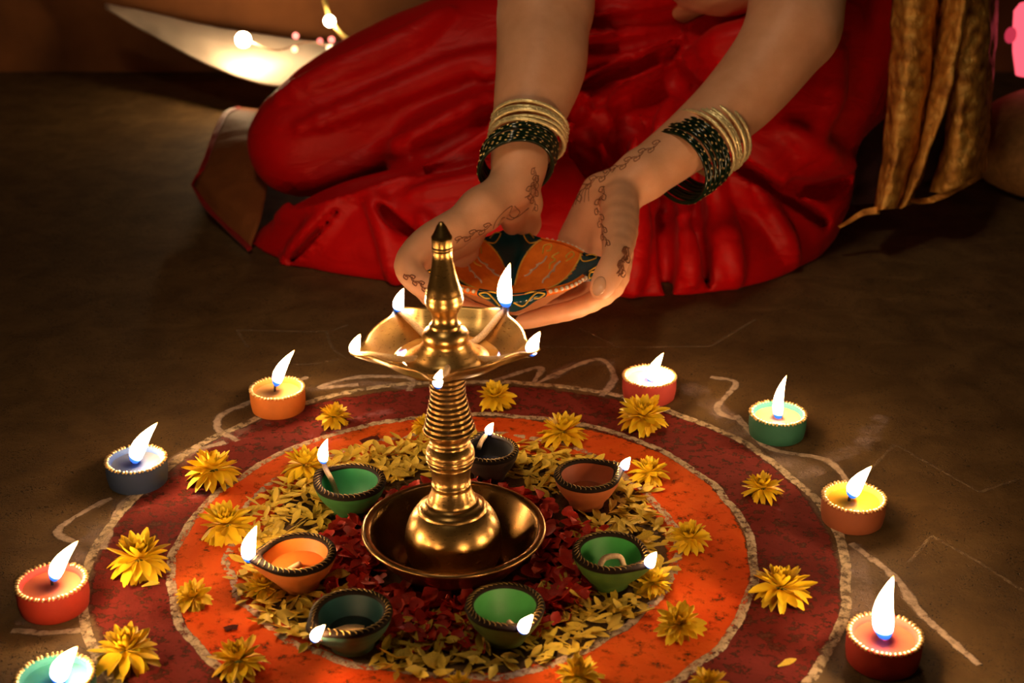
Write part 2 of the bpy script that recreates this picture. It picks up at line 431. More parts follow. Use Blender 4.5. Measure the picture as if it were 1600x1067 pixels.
def stroke(name, px, wid, mat, z, parent, lump=.6, seed=0, gr=False, closed=False, label=None):
    pts = bez([ground(*p) if not gr else Vector(p) for p in (px + [px[0]] if closed else px)], 14)
    vv = []; uv = []; ff = []; k = 4
    for i, p in enumerate(pts):
        t = (pts[min(i + 1, len(pts) - 1)] - pts[max(i - 1, 0)]); t.z = 0; t.normalize(); s = Vector((-t.y, t.x, 0))
        ww = wid * (1 + .5 * mnoise.noise(Vector((p.x * 60, p.y * 60, seed))))
        for j in range(k + 1):
            u = j / k; q = p + s * ww * (u - .5)
            h = z * math.sin(math.pi * u) * (1 + lump * mnoise.noise(Vector((q.x * 250, q.y * 250, seed))))
            vv.append((q.x, q.y, max(h, 0) + .0004)); uv.append((i / len(pts), u))
    for i in range(len(pts) - 1):
        for j in range(k): ff.append((i * (k + 1) + j, i * (k + 1) + j + 1, (i + 1) * (k + 1) + j + 1, (i + 1) * (k + 1) + j)[::-1])
    o = mesh_obj(name, vv, ff, mat, parent, uvs=uv); tag(o, kind='stuff', label=label); return o
ring('purple_ring', -.032, .914, .205, .279, M['purple_powder'], .0006, rang, seed=2, label='dark purple and maroon powder ring')
ring('orange_ring', -.037, .911, .150, .218, M['orange_powder'], .0012, rang, lump=.4, seed=7, label='orange powder ring')
ring('white_line', -.032, .914, .2735, .2845, M['white_powder'], .0012, rang, lump=1, seed=2, amp=.006)
ring('white_line', -.037, .911, .2105, .2205, M['white_powder'], .0014, rang, lump=1, seed=4, amp=.006)
ring('white_line', -.044, .921, .1635, .1735, M['white_powder'], .0014, rang, lump=1, seed=9, amp=.008)
# scalloped loops outside the outer line
loops = [
    [(372, 690), (342, 672), (345, 650), (380, 634), (430, 612), (480, 590)],
    [(225, 765), (258, 728), (300, 706), (352, 692)],
    [(560, 602), (500, 606), (560, 590), (640, 592), (640, 612)],
    [(760, 600), (842, 575), (835, 600), (870, 585), (935, 562), (960, 590), (940, 620)],
    [(1110, 590), (1150, 600), (1120, 640), (1160, 660)],
    [(1150, 650), (1200, 700), (1290, 720), (1330, 760)],
    [(1330, 850), (1400, 905), (1440, 960), (1530, 1040)],
    [(160, 860), (190, 790), (240, 760)], [(20, 985), (70, 990), (130, 985)], [(120, 850), (90, 830), (150, 790), (175, 780)]]
for i, q in enumerate(loops):
    stroke('chalk_loop', q, .011, M['faint_powder'], .0006, rang, seed=i * 3)
for i, (q, wd) in enumerate([([(225, 765), (290, 715), (360, 685), (420, 660)], .040), ([(1075, 600), (1120, 640), (1190, 700), (1280, 745)], .055), ([(1290, 720), (1340, 700), (1380, 650)], .040), ([(1330, 850), (1345, 930), (1340, 990)], .040),
                         ([(640, 605), (560, 600), (480, 610)], .028), ([(40, 980), (110, 900), (160, 820)], .045), ([(180, 800), (230, 760), (280, 735)], .04), ([(860, 590), (900, 570), (960, 565)], .03)]):
    stroke('powder_smudge', q, wd, M['smudge'], .0003, rang, seed=80 + i)
for i, q in enumerate([[(563, 694), (577, 690), (592, 687)], [(352, 988), (362, 984), (372, 984)]]):
    o = stroke('burnt_spot', q, .010, M['burnt'], .0008, rang, seed=95 + i)
    for v_ in o.data.vertices: v_.co.z += .0016
faint = [[(370, 516), (440, 518), (510, 518), (545, 508)], [(370, 516), (388, 545)], [(510, 518), (520, 545), (540, 560)], [(418, 568), (480, 570), (530, 562)],
         [(830, 542), (960, 543), (1110, 542)], [(900, 510), (960, 540)], [(1110, 542), (1180, 500)], [(1398, 695), (1460, 730), (1530, 770)], [(1398, 695), (1360, 735)],
         [(1455, 838), (1530, 880), (1600, 925)], [(1455, 838), (1420, 880)], [(1530, 770), (1590, 750)]]
for i, q in enumerate(faint): stroke('chalk_line', q, .0060, M['line_powder'], .0003, rang, seed=50 + i)

# ------------------------------------------------------------------ flames
def flame(px0, px1, wpx, Y, parent, lean=.0):
    a = P(px0[0], px0[1], Y); b = P(px1[0], px1[1], Y + lean); R = wpx * .5 * pxm(a)
    ax = b - a; Ln = ax.length; n = 14; m = 16; vv = []; uv = []; ff = []
    bend = Vector((-1, 0, .25)).normalized() * Ln * .07
    prof = lambda t: (math.sin(math.pi * min(t, 1) ** .62) ** .85) * (1 - .12 * t) if 0 < t < 1 else 0
    u = ax.normalized(); s = u.cross(Vector((0, 1, 0))).normalized(); q = u.cross(s)
    for j in range(m + 1):
        t = j / m; c = a + ax * t + bend * math.sin(math.pi * t)
        r = max(R * prof(t), R * .03)
        for i in range(n):
            an = 2 * math.pi * i / n
            vv.append(c + (s * math.cos(an) + q * math.sin(an)) * r); uv.append((i / n, t))
    for j in range(m):
        for i in range(n): ff.append((j * n + i, j * n + (i + 1) % n, (j + 1) * n + (i + 1) % n, (j + 1) * n + i))
    ff.append(tuple(reversed(range(n)))); ff.append(tuple(m * n + i for i in range(n)))
    return mesh_obj('flame', vv, ff, M['flame'], parent, uvs=uv), a, b

# ------------------------------------------------------------------ brass plate and lamp
LX, LY = -.0422, .886
plate = empty('brass_plate', (LX, LY, 0), label='shallow round brass dish under the tall brass lamp', cat='dish')
pr = [(0.0, .001), (.030, .001), (.036, .0), (.040, .002), (.046, .006), (.054, .015), (.0595, .024), (.0635, .0300), (.0655, .0312), (.0668, .0306), (.0666, .0322), (.065, .0334),
      (.0628, .0330), (.0612, .0322), (.0600, .0300), (.0545, .020), (.047, .010), (.040, .0055), (.030, .004), (0.0, .004)]
vv, ff = lathe(pr, 96, (LX, LY, 0)); mesh_obj('dish', vv, ff, M['brass_dark'], plate)
lamp = empty('brass_oil_lamp', (LX, LY, .004), label='tall brass lamp with five burning spouts standing in the middle', cat='oil lamp')
tilt = Matrix.Rotation(math.radians(-.95), 3, 'Y')
def lampz(y): return P(700, y, LY).z
def prof_from(rows, rip=None):
    out = []
    for y, hw in rows:
        p = P(700, y, LY); out.append((hw * pxm(p), p.z))
    return out
def LV(verts): return [tilt @ (Vector(q) - Vector((LX, LY, .0))) + Vector((LX, LY, .0)) for q in verts]
zb = .0045
base = [(0, zb), (.030, zb), (.0325, zb + .001), (.0340, zb + .005), (.0352, zb + .013), (.0353, zb + .020), (.0342, zb + .027), (.0318, zb + .034), (.0285, zb + .0395), (.0255, zb + .0428), (.0248, zb + .0434),
        (.0250, zb + .0443), (.0226, zb + .0462), (.0204, zb + .0474), (.0202, zb + .0482), (.0186, zb + .0492), (.0176, zb + .0497), (.0175, zb + .0508), (.0166, zb + .0530), (.0150, zb + .0562), (.0140, zb + .0600)]
stem = [(.0140, zb + .060), (.0135, .0665), (.0140, .0670), (.0141, .0690), (.0136, .0695), (.0136, .0740), (.0140, .0790), (.0156, .0835), (.0158, .0840), (.0154, .0843), (.0160, .0848), (.0171, .0880), (.0172, .0884), (.0167, .0888),
        (.0173, .0893), (.0174, .0920), (.0169, .0925), (.0173, .0930), (.0166, .0960), (.0148, .0998), (.0141, .1008), (.0146, .1012), (.0138, .1018), (.0140, .1055), (.0158, .1085), (.0172, .1105), (.0176, .1112), (.0171, .1117)]
zt = .159; zs = .1117; nrib = 13
for i in range(nrib * 6 + 1):
    t = i / (nrib * 6)
    rr = .0184 - .0064 * min(1, t / .58) ** .85 if t < .58 else .0120 + .0008 * ((t - .58) / .42)
    stem.append((rr + .0005 * math.sin(2 * math.pi * nrib * t), zs + (zt - zs) * t))
vv, ff = lathe(base, 96, (LX, LY, 0)); mesh_obj('lamp_base', LV(vv), ff, M['brass'], lamp)
vv, ff = lathe(stem, 72, (LX, LY, 0)); mesh_obj('stem', LV(vv), ff, M['brass'], lamp)
# five-lobed bowl
sp_ang = [math.radians(a) for a in (-93, -20, 52, 124, 200)]
zr = .1775
def bowl_R(a):
    s = 0
    for b in sp_ang:
        d = abs((a - b + math.pi) % (2 * math.pi) - math.pi)
        s = max(s, math.exp(-(d / .13) ** 2) * 1.0 + .28 * math.exp(-(d / .30) ** 2))
    return s
nb = 200; prof_b = [(.20, -.0205), (.26, -.0205), (.5, -.0165), (.75, -.0095), (.92, -.003), (1.0, .0012), (1.012, .0025), (.995, .003), (.97, .0018), (.9, -.0025), (.78, -.0085), (.6, -.0128), (.4, -.0138), (.2, -.0135)]
vv = []; ff = []
for i in range(nb):
    a = 2 * math.pi * i / nb; s = bowl_R(a)
    for j, (q, z) in enumerate(prof_b):
        wq = max(0, (q - .55) / .45) ** 2
        R = .0535 * q + s * .0105 * wq
        zz = z + .0015 * s * wq + (.0022 * (1 - min(1, s)) * wq)
        vv.append((LX + R * math.cos(a), LY + R * math.sin(a), zr + zz))
m = len(prof_b)
for i in range(nb):
    j = (i + 1) % nb
    for k in range(m - 1): ff.append((i * m + k, j * m + k, j * m + k + 1, i * m + k + 1))
mesh_obj('oil_bowl', LV(vv), ff, M['brass'], lamp)
M['oil'] = simple('lamp_oil', (.30, .15, .03), .03, var=.1, bmp=0, spec=.8)
vv, ff = lathe([(.014, .1672), (.030, .1672), (.0385, .1670)], 64, (LX, LY, 0)); mesh_obj('oil', LV(vv), ff, M['oil'], lamp)
fin = [(.034, .1640), (.0330, .1655), (.0300, .1668), (.0262, .1690), (.0232, .1700), (.0228, .1712), (.0205, .1722), (.0200, .1735), (.0180, .1745), (.0176, .1760), (.0158, .1775), (.0155, .1790),
       (.0152, .1800), (.0162, .1812), (.0160, .1845), (.0142, .1875), (.0118, .1895), (.0105, .1902), (.0110, .1915), (.0098, .1925), (.0086, .1950), (.0084, .1975), (.0092, .2005),
       (.0118, .2045), (.0129, .2080), (.0130, .2105), (.0124, .2135), (.0126, .2143), (.0119, .2155), (.0120, .2163), (.0106, .2205), (.0090, .2270), (.0078, .2330), (.0070, .2390), (.0064, .2440),
       (.0070, .2446), (.0070, .2454), (.0063, .2458), (.0070, .2463), (.0070, .2472), (.0064, .2476), (.0067, .2482), (.0069, .2530), (.0071, .2545), (.0060, .2562), (.0030, .2625), (.0016, .2645), (.0006, .2650), (0.0001, .2651)]
vv, ff = lathe(fin, 72, (LX, LY, 0)); mesh_obj('finial', LV(vv), ff, M['brass'], lamp)
lf = [((553, 552), (563, 522), 17, -.0195), ((684, 603), (690, 577), 15, -.0640), ((829, 552), (844, 518), 20, -.020), ((791, 478), (797, 411), 24, .052), ((622, 484), (631, 450), 18, .050)]
lf_ang = [4, 0, 1, 2, 3]
for (p0, p1, wp, dy), ai in zip(lf, lf_ang):
    Y = LY + dy; a = P(*p0, Y)
    sa = sp_ang[ai]; root = Vector((LX + .020 * math.cos(sa), LY + .020 * math.sin(sa), .169))
    mid = Vector((LX + .045 * math.cos(sa), LY + .045 * math.sin(sa), .1745)) 
    wv, wf = tube(bez([root, root.lerp(mid, .6) + Vector((0, 0, -.0012)), mid.lerp(a, .5), a + Vector((0, 0, -.001))], 6), [.0024] * 14 + [.0021] * 4 + [.0017], 8)
    wk = mesh_obj('wick', wv, wf, M['wick'], lamp)
    cv, cf = tube([a + Vector((-.0006, 0, -.002)), a + Vector((.0002, 0, .0022)), a + Vector((.0012, 0, .004))], [.0019, .0016, .0008], 8)
    mesh_obj('wick_tip', cv, cf, M['char'], wk)
    flame((p0[0], p0[1] + 4), p1, wp, Y, wk)

# ------------------------------------------------------------------ clay tealights
def ccol(name, c): return simple(name, c, .75, var=.12, scale=60, bmp=.3)
M['bead_gold'] = simple('gold_rim_paint', (.95, .64, .26), .35, .8, var=.1, bmp=0)
def tealight(px, hw, clay, inner, wax, fl, label, seed, wick_h=.006, deep=0.004):
    Rr = .0245; hgt = .021
    c = ground(px[0], px[1], hgt); c.z = 0
    rng = random.Random(seed)
    t = empty('clay_candle', c, label=label, cat='candle', group='clay candles around the rangoli')
    prof = [(0, 0), (Rr * .90, 0), (Rr * .95, .0012), (Rr * .995, hgt * .4), (Rr, hgt - .003), (Rr * .985, hgt - .001), (Rr * .95, hgt), (Rr * .90, hgt)]
    vv, ff = lathe(prof, 64, c); mesh_obj('cup', vv, ff, ccol('painted_clay', clay), t)
    prof = [(Rr * .90, hgt), (Rr * .84, hgt - .001), (Rr * .80, hgt - .003), (Rr * .79, hgt - .008), (0, hgt - .008)]
    vv, ff = lathe(prof, 64, c); mesh_obj('inner_wall', vv, ff, ccol('painted_clay_inside', inner), t)
    b = MB(); nB = 46
    for i in range(nB):
        a = 2 * math.pi * (i + rng.uniform(-.15, .15)) / nB
        rot = Matrix.Rotation(a, 3, 'Z')
        vb, fb = ball(c + Vector((math.cos(a) * Rr * .945, math.sin(a) * Rr * .945, hgt + rng.uniform(-.0002, .0004))), (.0021, .00115, .0012 * rng.uniform(.8, 1.3)), 7, 5, rot)
        b.add(vb, fb)
    o = b.obj('beaded_trim', M['bead_gold'], t); tag(o, kind='stuff', label='gold beaded trim')
    wm = simple('wax', wax, .3, var=.08, scale=40, bmp=.1, **{'Subsurface Weight': .25, 'Subsurface Scale': .01})
    vv = []; ff = []; n = 40; rings = 6
    vv.append((c.x, c.y, hgt - deep + .0012))
    for j in range(1, rings + 1):
        for i in range(n):
            a = 2 * math.pi * i / n; r = Rr * .80 * j / rings
            vv.append((c.x + r * math.cos(a), c.y + r * math.sin(a), hgt - deep + (.0012 if j == 1 else 0) * .5 + .0004 * mnoise.noise(Vector((r * 200 * math.cos(a), r * 200 * math.sin(a), seed)))))
    for i in range(n): ff.append((0, 1 + i, 1 + (i + 1) % n))
    for j in range(rings - 1):
        for i in range(n): ff.append((1 + j * n + i, 1 + j * n + n + i, 1 + j * n + n + (i + 1) % n, 1 + j * n + (i + 1) % n))
    mesh_obj('wax', vv, ff, wm, t)
    (p0, p1, wp) = fl
    a = P(p0[0], p0[1], c.y)
    s = Vector((a.x - .0005, c.y, hgt - deep))
    top = a + Vector((.0006, 0, .0035))
    wv, wf = tube(bez([s, s.lerp(top, .5) + Vector((-.0004, 0, 0)), top], 5), [.0011] * 11, 8)
    wk = mesh_obj('wick', wv, wf, M['char'], t)
    flame(p0, p1, wp, c.y - .0015, wk)
    return t
G = [
    ((80, 908), (.50, .035, .012), (.55, .05, .03), (.60, .16, .06), ((82, 908), (122, 845), 23), 'red clay candle with orange wax at the left, second from the bottom left corner'),
    ((85, 1056), (.02, .16, .12), (.03, .22, .17), (.07, .36, .27), ((88, 1066), (121, 1010), 30), 'teal clay candle cut off by the bottom left corner'),
    ((212, 717), (.025, .045, .10), (.05, .10, .22), (.12, .14, .17), ((208, 724), (246, 660), 24), 'blue-grey clay candle at the far left of the ring'),
    ((433, 606), (.62, .17, .02), (.75, .25, .03), (.80, .42, .10), ((430, 604), (460, 547), 18), 'orange clay candle at the back left of the ring'),
    ((1015, 587), (.48, .05, .035), (.62, .40, .30), (.72, .66, .60), ((1016, 600), (1037, 551), 18), 'red clay candle with white wax at the back right'),
    ((1216, 645), (.02, .12, .065), (.03, .25, .15), (.65, .45, .16), ((1216, 658), (1229, 586), 17), 'green clay candle with cream wax at the right'),
    ((1335, 776), (.28, .07, .018), (.65, .33, .02), (.75, .42, .02), ((1328, 778), (1362, 728), 24), 'brown clay candle with bright yellow wax at the right'),
    ((1383, 990), (.48, .03, .012), (.60, .07, .03), (.62, .12, .05), ((1382, 1000), (1396, 900), 34), 'red clay candle with tall flame at the bottom right')]
for i, (px, clay, inner, wax, flm, lab) in enumerate(G):
    tealight(px, 0, clay, inner, wax, flm, lab, 10 + i)

# ------------------------------------------------------------------ small clay oil lamps (diyas)
M['rim_dark'] = simple('dark_brown_rim', (.012, .006, .003), .75, spec=.15, var=.3, bmp=.4)
def teardrop(a, sp, k=.24, w=.36):
    d = abs((a - sp + math.pi) % (2 * math.pi) - math.pi)
    return 1 + k * math.exp(-(d / w) ** 2)
def diya(pc, R, sp, colour, inner, fl, label, seed, hgt=.027, oil=None, wickpx=None, flY=None, rimc=None, k=.24, oilr=.04, oilz=.46):
    c = ground(pc[0], pc[1], hgt); c.z = 0.0025
    t = empty('clay_oil_lamp', c, label=label, cat='oil lamp', group='small clay oil lamps around the brass lamp')
    n = 96; rng = random.Random(seed)
    ext = [(0, 0), (.50, 0), (.54, .03), (.56, .14), (.64, .26), (.80, .46), (.90, .62), (.915, .68), (.95, .72), (.985, .82), (1.0, .93)]
    inn = [(.80, .95), (.77, .85), (.70, .62), (.55, .36), (.34, .20), (0, .16)]
    def surf(prof):
        vv = []; ff = []; m = len(prof)
        for i in range(n):
            a = 2 * math.pi * i / n; td = teardrop(a, sp, k)
            for q, z in prof:
                wq = max(0, q - .3) / .7; r = R * q * (1 + (td - 1) * wq ** 1.5)
                vv.append((c.x + r * math.cos(a), c.y + r * math.sin(a), c.z + z * hgt + (td - 1) * wq * .004))
        for i in range(n):
            j = (i + 1) % n
            for kk in range(m - 1): ff.append((i * m + kk, j * m + kk, j * m + kk + 1, i * m + kk + 1))
        return vv, ff
    vv, ff = surf(ext); mesh_obj('bowl', vv, ff, ccol('painted_clay', colour), t)
    vv, ff = surf(inn); mesh_obj('bowl_inside', vv, ff, simple('glazed_paint', inner, .55, var=.15, scale=50, bmp=.2), t)
    vv, ff = surf([(1.0, .90), (1.025, .94), (1.01, 1.0), (.93, 1.04), (.84, 1.03), (.79, .98), (.80, .93)])
    mesh_obj('rim', vv, ff, M['rim_dark'], t)
    b = MB()
    nb2 = 40
    for i in range(nb2):
        a = 2 * math.pi * i / nb2; td = teardrop(a, sp, k); r0, r1 = R * .85 * (1 + (td - 1) * .9), R * .99 * (1 + (td - 1))
        z = c.z + hgt * 1.045 + (td - 1) * .004
        pp = []
        for s in range(5):
            q = s / 4; aa = a + (q - .5) * .16 + .05 * math.sin(q * math.pi); r = r0 + (r1 - r0) * q
            pp.append((c.x + r * math.cos(aa), c.y + r * math.sin(aa), z + .0003 * math.sin(math.pi * q) - .0012 * q * q))
        tv, tf = tube(pp, .00024, 5); b.add(tv, tf)
    o = b.obj('braided_trim', rimc or M['gold_dull'], t); tag(o, kind='stuff', label='gold braided trim on the rim')
    if oil:
        r = R * .56; vv = [(c.x, c.y, c.z + hgt * oilz)]; ff = []
        for i in range(48):
            a = 2 * math.pi * i / 48; td = teardrop(a, sp, k); rr = R * (.60 if oilz < .5 else .72) * (1 + (td - 1) * .2)
            vv.append((c.x + rr * math.cos(a), c.y + rr * math.sin(a), c.z + hgt * oilz)); ff.append((0, 1 + i, 1 + (i + 1) % 48))
        mesh_obj('oil', vv, ff, simple('oil', oil, oilr, var=.1, bmp=0, spec=.8), t)
    (p0, p1, wp) = fl
    tipd = R * (1 + k) * .98
    Y = c.y + tipd * math.sin(sp) * .95
    if flY is not None: Y = c.y + flY
    a = P(p0[0], p0[1], Y)
    if wickpx: pts = [P(x, y, c.y + dy) for x, y, dy in wickpx] + [a]
    else:
        pts = [c + Vector((-.2 * R * math.cos(sp), -.2 * R * math.sin(sp), hgt * .45)), c + Vector((.45 * R * math.cos(sp), .45 * R * math.sin(sp), hgt * .55)),
               c + Vector((.85 * R * math.cos(sp), .85 * R * math.sin(sp), hgt * 1.12)), a]
    cr = bez(pts, 7)
    wv, wf = tube(cr, [.0021] * (len(cr) - 3) + [.0018, .0015, .0012], 8); wk = mesh_obj('wick', wv, wf, M['wick'], t)
    cv, cf = tube([a + Vector((0, 0, -.0015)), a + Vector((.0005, 0, .002)), a + Vector((.001, 0, .0035))], [.0017, .0013, .0006], 8)
    mesh_obj('wick_tip', cv, cf, M['char'], wk)
    flame((p0[0], p0[1] + 3), p1, wp, Y, wk)
    return t
R_ = math.radians
grn = (.035, .14, .018); grn_in = (.03, .24, .045)
diya((547, 755), .0272, R_(150), (.03, .15, .03), (.012, .17, .05), ((505, 722), (512, 685), 17), 'dark green clay lamp with long upright wick at the back left', 1,
     wickpx=[(528, 775, .002), (518, 750, .004), (510, 735, .010)], flY=.014, k=.14)
diya((465, 868), .0268, R_(192), (.55, .17, .03), (.62, .17, .02), ((388, 876), (401, 821), 23), 'orange clay lamp at the left of the brass dish', 2, flY=-.006, oil=(.60, .15, .015), oilr=.5, oilz=.62,
     wickpx=[(470, 880, -.002), (440, 893, -.004), (410, 884, -.006)])
diya((549, 960), .0268, R_(222), (.05, .12, .06), (.01, .055, .06), ((489, 999), (508, 976), 17), 'dark teal clay lamp filled with black oil at the front left', 3, oil=(.008, .012, .014), flY=-.0275,
     wickpx=[(540, 990, -.016), (520, 995, -.018)])
diya((789, 949), .0262, R_(-64), (.09, .15, .02), (.05, .27, .06), ((815, 986), (833, 960), 20), 'light green clay lamp in front of the brass dish', 4, k=.16, flY=-.0290,
     wickpx=[(795, 972, -.016), (806, 982, -.024)])
diya((953, 865), .0262, R_(-31), (.07, .16, .02), (.04, .28, .055), ((1013, 884), (1026, 862), 18), 'green clay lamp with coiled wick at the right of the dish', 5, flY=-.0185,
     wickpx=[(962, 893, -.012), (938, 890, -.010), (945, 872, -.004), (968, 870, -.004), (978, 888, -.008), (998, 884, -.014)])
diya((917, 745), .0252, R_(28), (.45, .13, .035), (.40, .09, .03), ((974, 731), (985, 714), 15), 'terracotta orange clay lamp at the back right', 6, oil=(.22, .05, .015), flY=.010,
     wickpx=[(940, 770, -.004), (958, 755, 0), (968, 742, .006)])
diya((765, 705), .0230, R_(100), (.035, .018, .01), (.006, .006, .006), ((762, 676), (771, 660), 13), 'black clay lamp half hidden behind the brass stem', 7, oil=(.004, .004, .004), flY=.022,
     wickpx=[(748, 700, .004), (752, 690, .012)])

c = ground(549, 960, .027)  # pale flat shape that stands in for a reflection on the oil
c.y += .012; c.x += .001
fp = mesh_obj('oil_reflection', [(c.x - .012, c.y - .012, .0160), (c.x - .006, c.y - .0085, .0164), (c.x + .001, c.y - .0075, .0162), (c.x + .007, c.y - .0095, .0164), (c.x + .006, c.y - .0125, .0161), (c.x + .0, c.y - .0145, .0160), (c.x - .006, c.y - .0135, .0161)],
              [(0, 6, 5, 4, 3, 2, 1)], simple('pale_reflection', (.85, .55, .32), .6, bmp=0)); tag(fp, 'pale flat piece standing in for a reflection on black oil in the dark teal lamp', 'petal')
fp.modifiers.new('thickness', 'SOLIDIFY').thickness = .0006
# ------------------------------------------------------------------ chrysanthemum flowers
M['petal_yellow'] = simple('yellow_petal', (.90, .60, .010), .6, var=.2, scale=300, bmp=.1, **{'Subsurface Weight': .1, 'Subsurface Scale': .003})
M['petal_loose'] = simple('faded_yellow_petal', (.78, .56, .06), .6, var=.3, scale=25, bmp=.1)
M['petal_red'] = simple('red_petal', (.62, .03, .012), .55, var=.4, scale=30, bmp=.2)
M['stalk'] = simple('green_stalk', (.10, .13, .03), .7)
def petal_mesh(name, ln, wd, cup, curl, mat, notch=0, n=6):
    vv = []; ff = []
    for i in range(n + 1):
        t = i / n; ww = wd * (math.sin(math.pi * (t * .86 + .08)) ** .75) * (.55 + .45 * t if t < .5 else 1); ww *= .5
        if i == n: ww *= .55
        x = ln * t; z = curl * ln * (t * t) + .0
        for s in (-1, 0, 1):
            vv.append((x, s * ww, z + cup * ww * abs(s)))
    for i in range(n):
        for s in range(2):
            a = i * 3 + s; ff.append((a, a + 3, a + 4, a + 1))
    me = bpy.data.meshes.new(name); me.from_pydata(vv, [], ff); me.materials.append(mat)
    me.polygons.foreach_set('use_smooth', [True] * len(me.polygons)); return me
PET = [petal_mesh('petal', 1.0, .36, .5, c, M['petal_yellow']) for c in (-.18, .10, .30)]
def petal_part(me, parent, loc, rot, s, wdt=1.0, name='petal'):
    o = bpy.data.objects.new(name, me); COL.objects.link(o)
    if parent is not None: o.parent = parent
    o.location = loc; o.rotation_euler = rot; o.scale = (s, s * wdt, s); return o
flower_data = [
    (330, 732, 92, 12, 'yellow chrysanthemum beside the blue-grey candle', 0), (520, 644, 56, 25, 'small yellow chrysanthemum right of the orange candle', 0),
    (476, 722, 76, 5, 'yellow chrysanthemum touching the back left green lamp flame', 0), (355, 813, 90, -8, 'yellow chrysanthemum above the orange lamp at left', 0),
    (217, 867, 104, 10, 'wide yellow chrysanthemum right of the red left candle', 0), (305, 920, 64, -20, 'round yellow chrysanthemum facing up on the left orange ring', 1),
    (197, 1011, 106, 0, 'largest yellow chrysanthemum near the bottom left corner', 0), (375, 1025, 90, -15, 'yellow chrysanthemum on the orange ring at the bottom left', 0),
    (777, 613, 64, -30, 'yellow chrysanthemum behind the brass bowl on the maroon ring', 1), (880, 670, 78, 0, 'yellow chrysanthemum with a dark gap, behind the orange lamp', 0),
    (1003, 646, 86, 15, 'yellow chrysanthemum in front of the red candle with white wax', 0), (1014, 731, 64, 0, 'yellow chrysanthemum right of the terracotta lamp flame', 0),
    (1193, 756, 64, -20, 'yellow chrysanthemum alone on the purple ring at right', 0), (1080, 831, 68, -30, 'flat open yellow chrysanthemum on the right orange ring', 1),
    (1221, 914, 100, 0, 'large yellow chrysanthemum on the maroon ring at right', 0), (1064, 961, 78, -25, 'yellow chrysanthemum on the inner white line at lower right', 1),
    (905, 1048, 84, 0, 'yellow chrysanthemum at the bottom edge, right of centre', 0), (1108, 1062, 74, 0, 'yellow chrysanthemum cut off by the bottom edge at right', 0),
    (662, 657, 44, 0, 'yellow chrysanthemum peeking out left of the brass stem', 0), (412, 907, 62, 0, 'yellow chrysanthemum under the orange lamp spout', 0),
    (1020, 902, 62, 0, 'yellow chrysanthemum under the right green lamp spout', 0), (716, 1060, 52, 0, 'small yellow chrysanthemum at the bottom centre among petals', 0)]
for fi, (px, py, wp, tl, lab, face) in enumerate(flower_data):
    rng = random.Random(100 + fi)
    c = ground(px, py + wp * .12, .008); c.z = 0
    rad = wp * .5 * pxm(c) * 1.0
    fo = empty('chrysanthemum', c, label=lab, cat='flower', group='yellow chrysanthemums on the rangoli')
    fo.rotation_euler = (R_(rng.uniform(-6, 6) + (14 if face else -4)), R_(tl * .35), rng.uniform(0, 6.28) * 0)
    zc = rad * .48
    for layer, (cnt, el, sz, mi) in enumerate(((15, -26, 1.0, 0), (15, -6, .97, 0), (13, 16, .88, 1))):
        for k in range(cnt):
            a = 2 * math.pi * (k + rng.uniform(-.3, .3)) / cnt + layer * .3
            e = R_(el + rng.uniform(-12, 12)); s = rad * sz * rng.uniform(.82, 1.1)
            petal_part(PET[mi if rng.random() < .8 else 2], fo, (math.cos(a) * rad * .05, math.sin(a) * rad * .05, zc + rad * .03 * layer), (rng.uniform(-.3, .3), -e, a), s, rng.uniform(.8, 1.15))
    b = MB()
    for layer, (cnt, el, sz) in enumerate(((14, 32, .74), (12, 50, .60), (9, 68, .48), (6, 84, .38))):
        for k in range(cnt):
            a = 2 * math.pi * (k + rng.uniform(-.3, .3)) / cnt + layer
            rot = Matrix.Rotation(a, 4, 'Z') @ Matrix.Rotation(-R_(el + rng.uniform(-10, 10)), 4, 'Y')
            s = rad * sz * rng.uniform(.85, 1.15)
            me = PET[2 if layer < 3 else 1]
            b.add([rot @ (vx.co * s) + Vector((0, 0, zc + rad * .04)) for vx in me.vertices], [tuple(p.vertices) for p in me.polygons])
    o = b.obj('inner_petals', M['petal_yellow'], None); o.parent = fo; tag(o, kind='stuff')
    sv, sf = tube([(0, 0, 0.0005), (0, 0, zc + rad * .05)], [rad * .09, rad * .2], 8); o = mesh_obj('stalk', sv, sf, M['stalk'], None); o.parent = fo

# ------------------------------------------------------------------ loose petals
LP = [petal_mesh('loose_petal', 1.0, .40, .5, c, M['petal_loose'], n=4) for c in (-.12, .15, .32)]
RP = [petal_mesh('loose_red_petal', 1.0, .85, c2, c, M['petal_red'], n=4) for c, c2 in ((-.2, .5), (.2, .7), (.45, .35))]
def ring_spots(rng, n, r0, r1, cx, cy, avoid):
    out = []
    while len(out) < n:
        a = rng.uniform(0, 2 * math.pi); r = math.sqrt(rng.uniform(r0 * r0, r1 * r1))
        x, y = cx + r * math.cos(a), cy + r * math.sin(a)
        if any((x - ax) ** 2 + (y - ay) ** 2 < ar * ar for ax, ay, ar in avoid): continue
        out.append((x, y, a, r))
    return out
dc = [ground(*p, .027) for p in ((547, 755), (465, 868), (550, 962), (789, 951), (953, 866), (917, 745), (765, 705))]
avoid = [(LX, LY, .050)] + [(q.x, q.y, .0195) for q in dc]
rng = random.Random(5)
ylab = 'loose yellow chrysanthemum petal in the ring between red petals and orange powder'
rlab = 'loose red petal in the ring close around the brass dish'
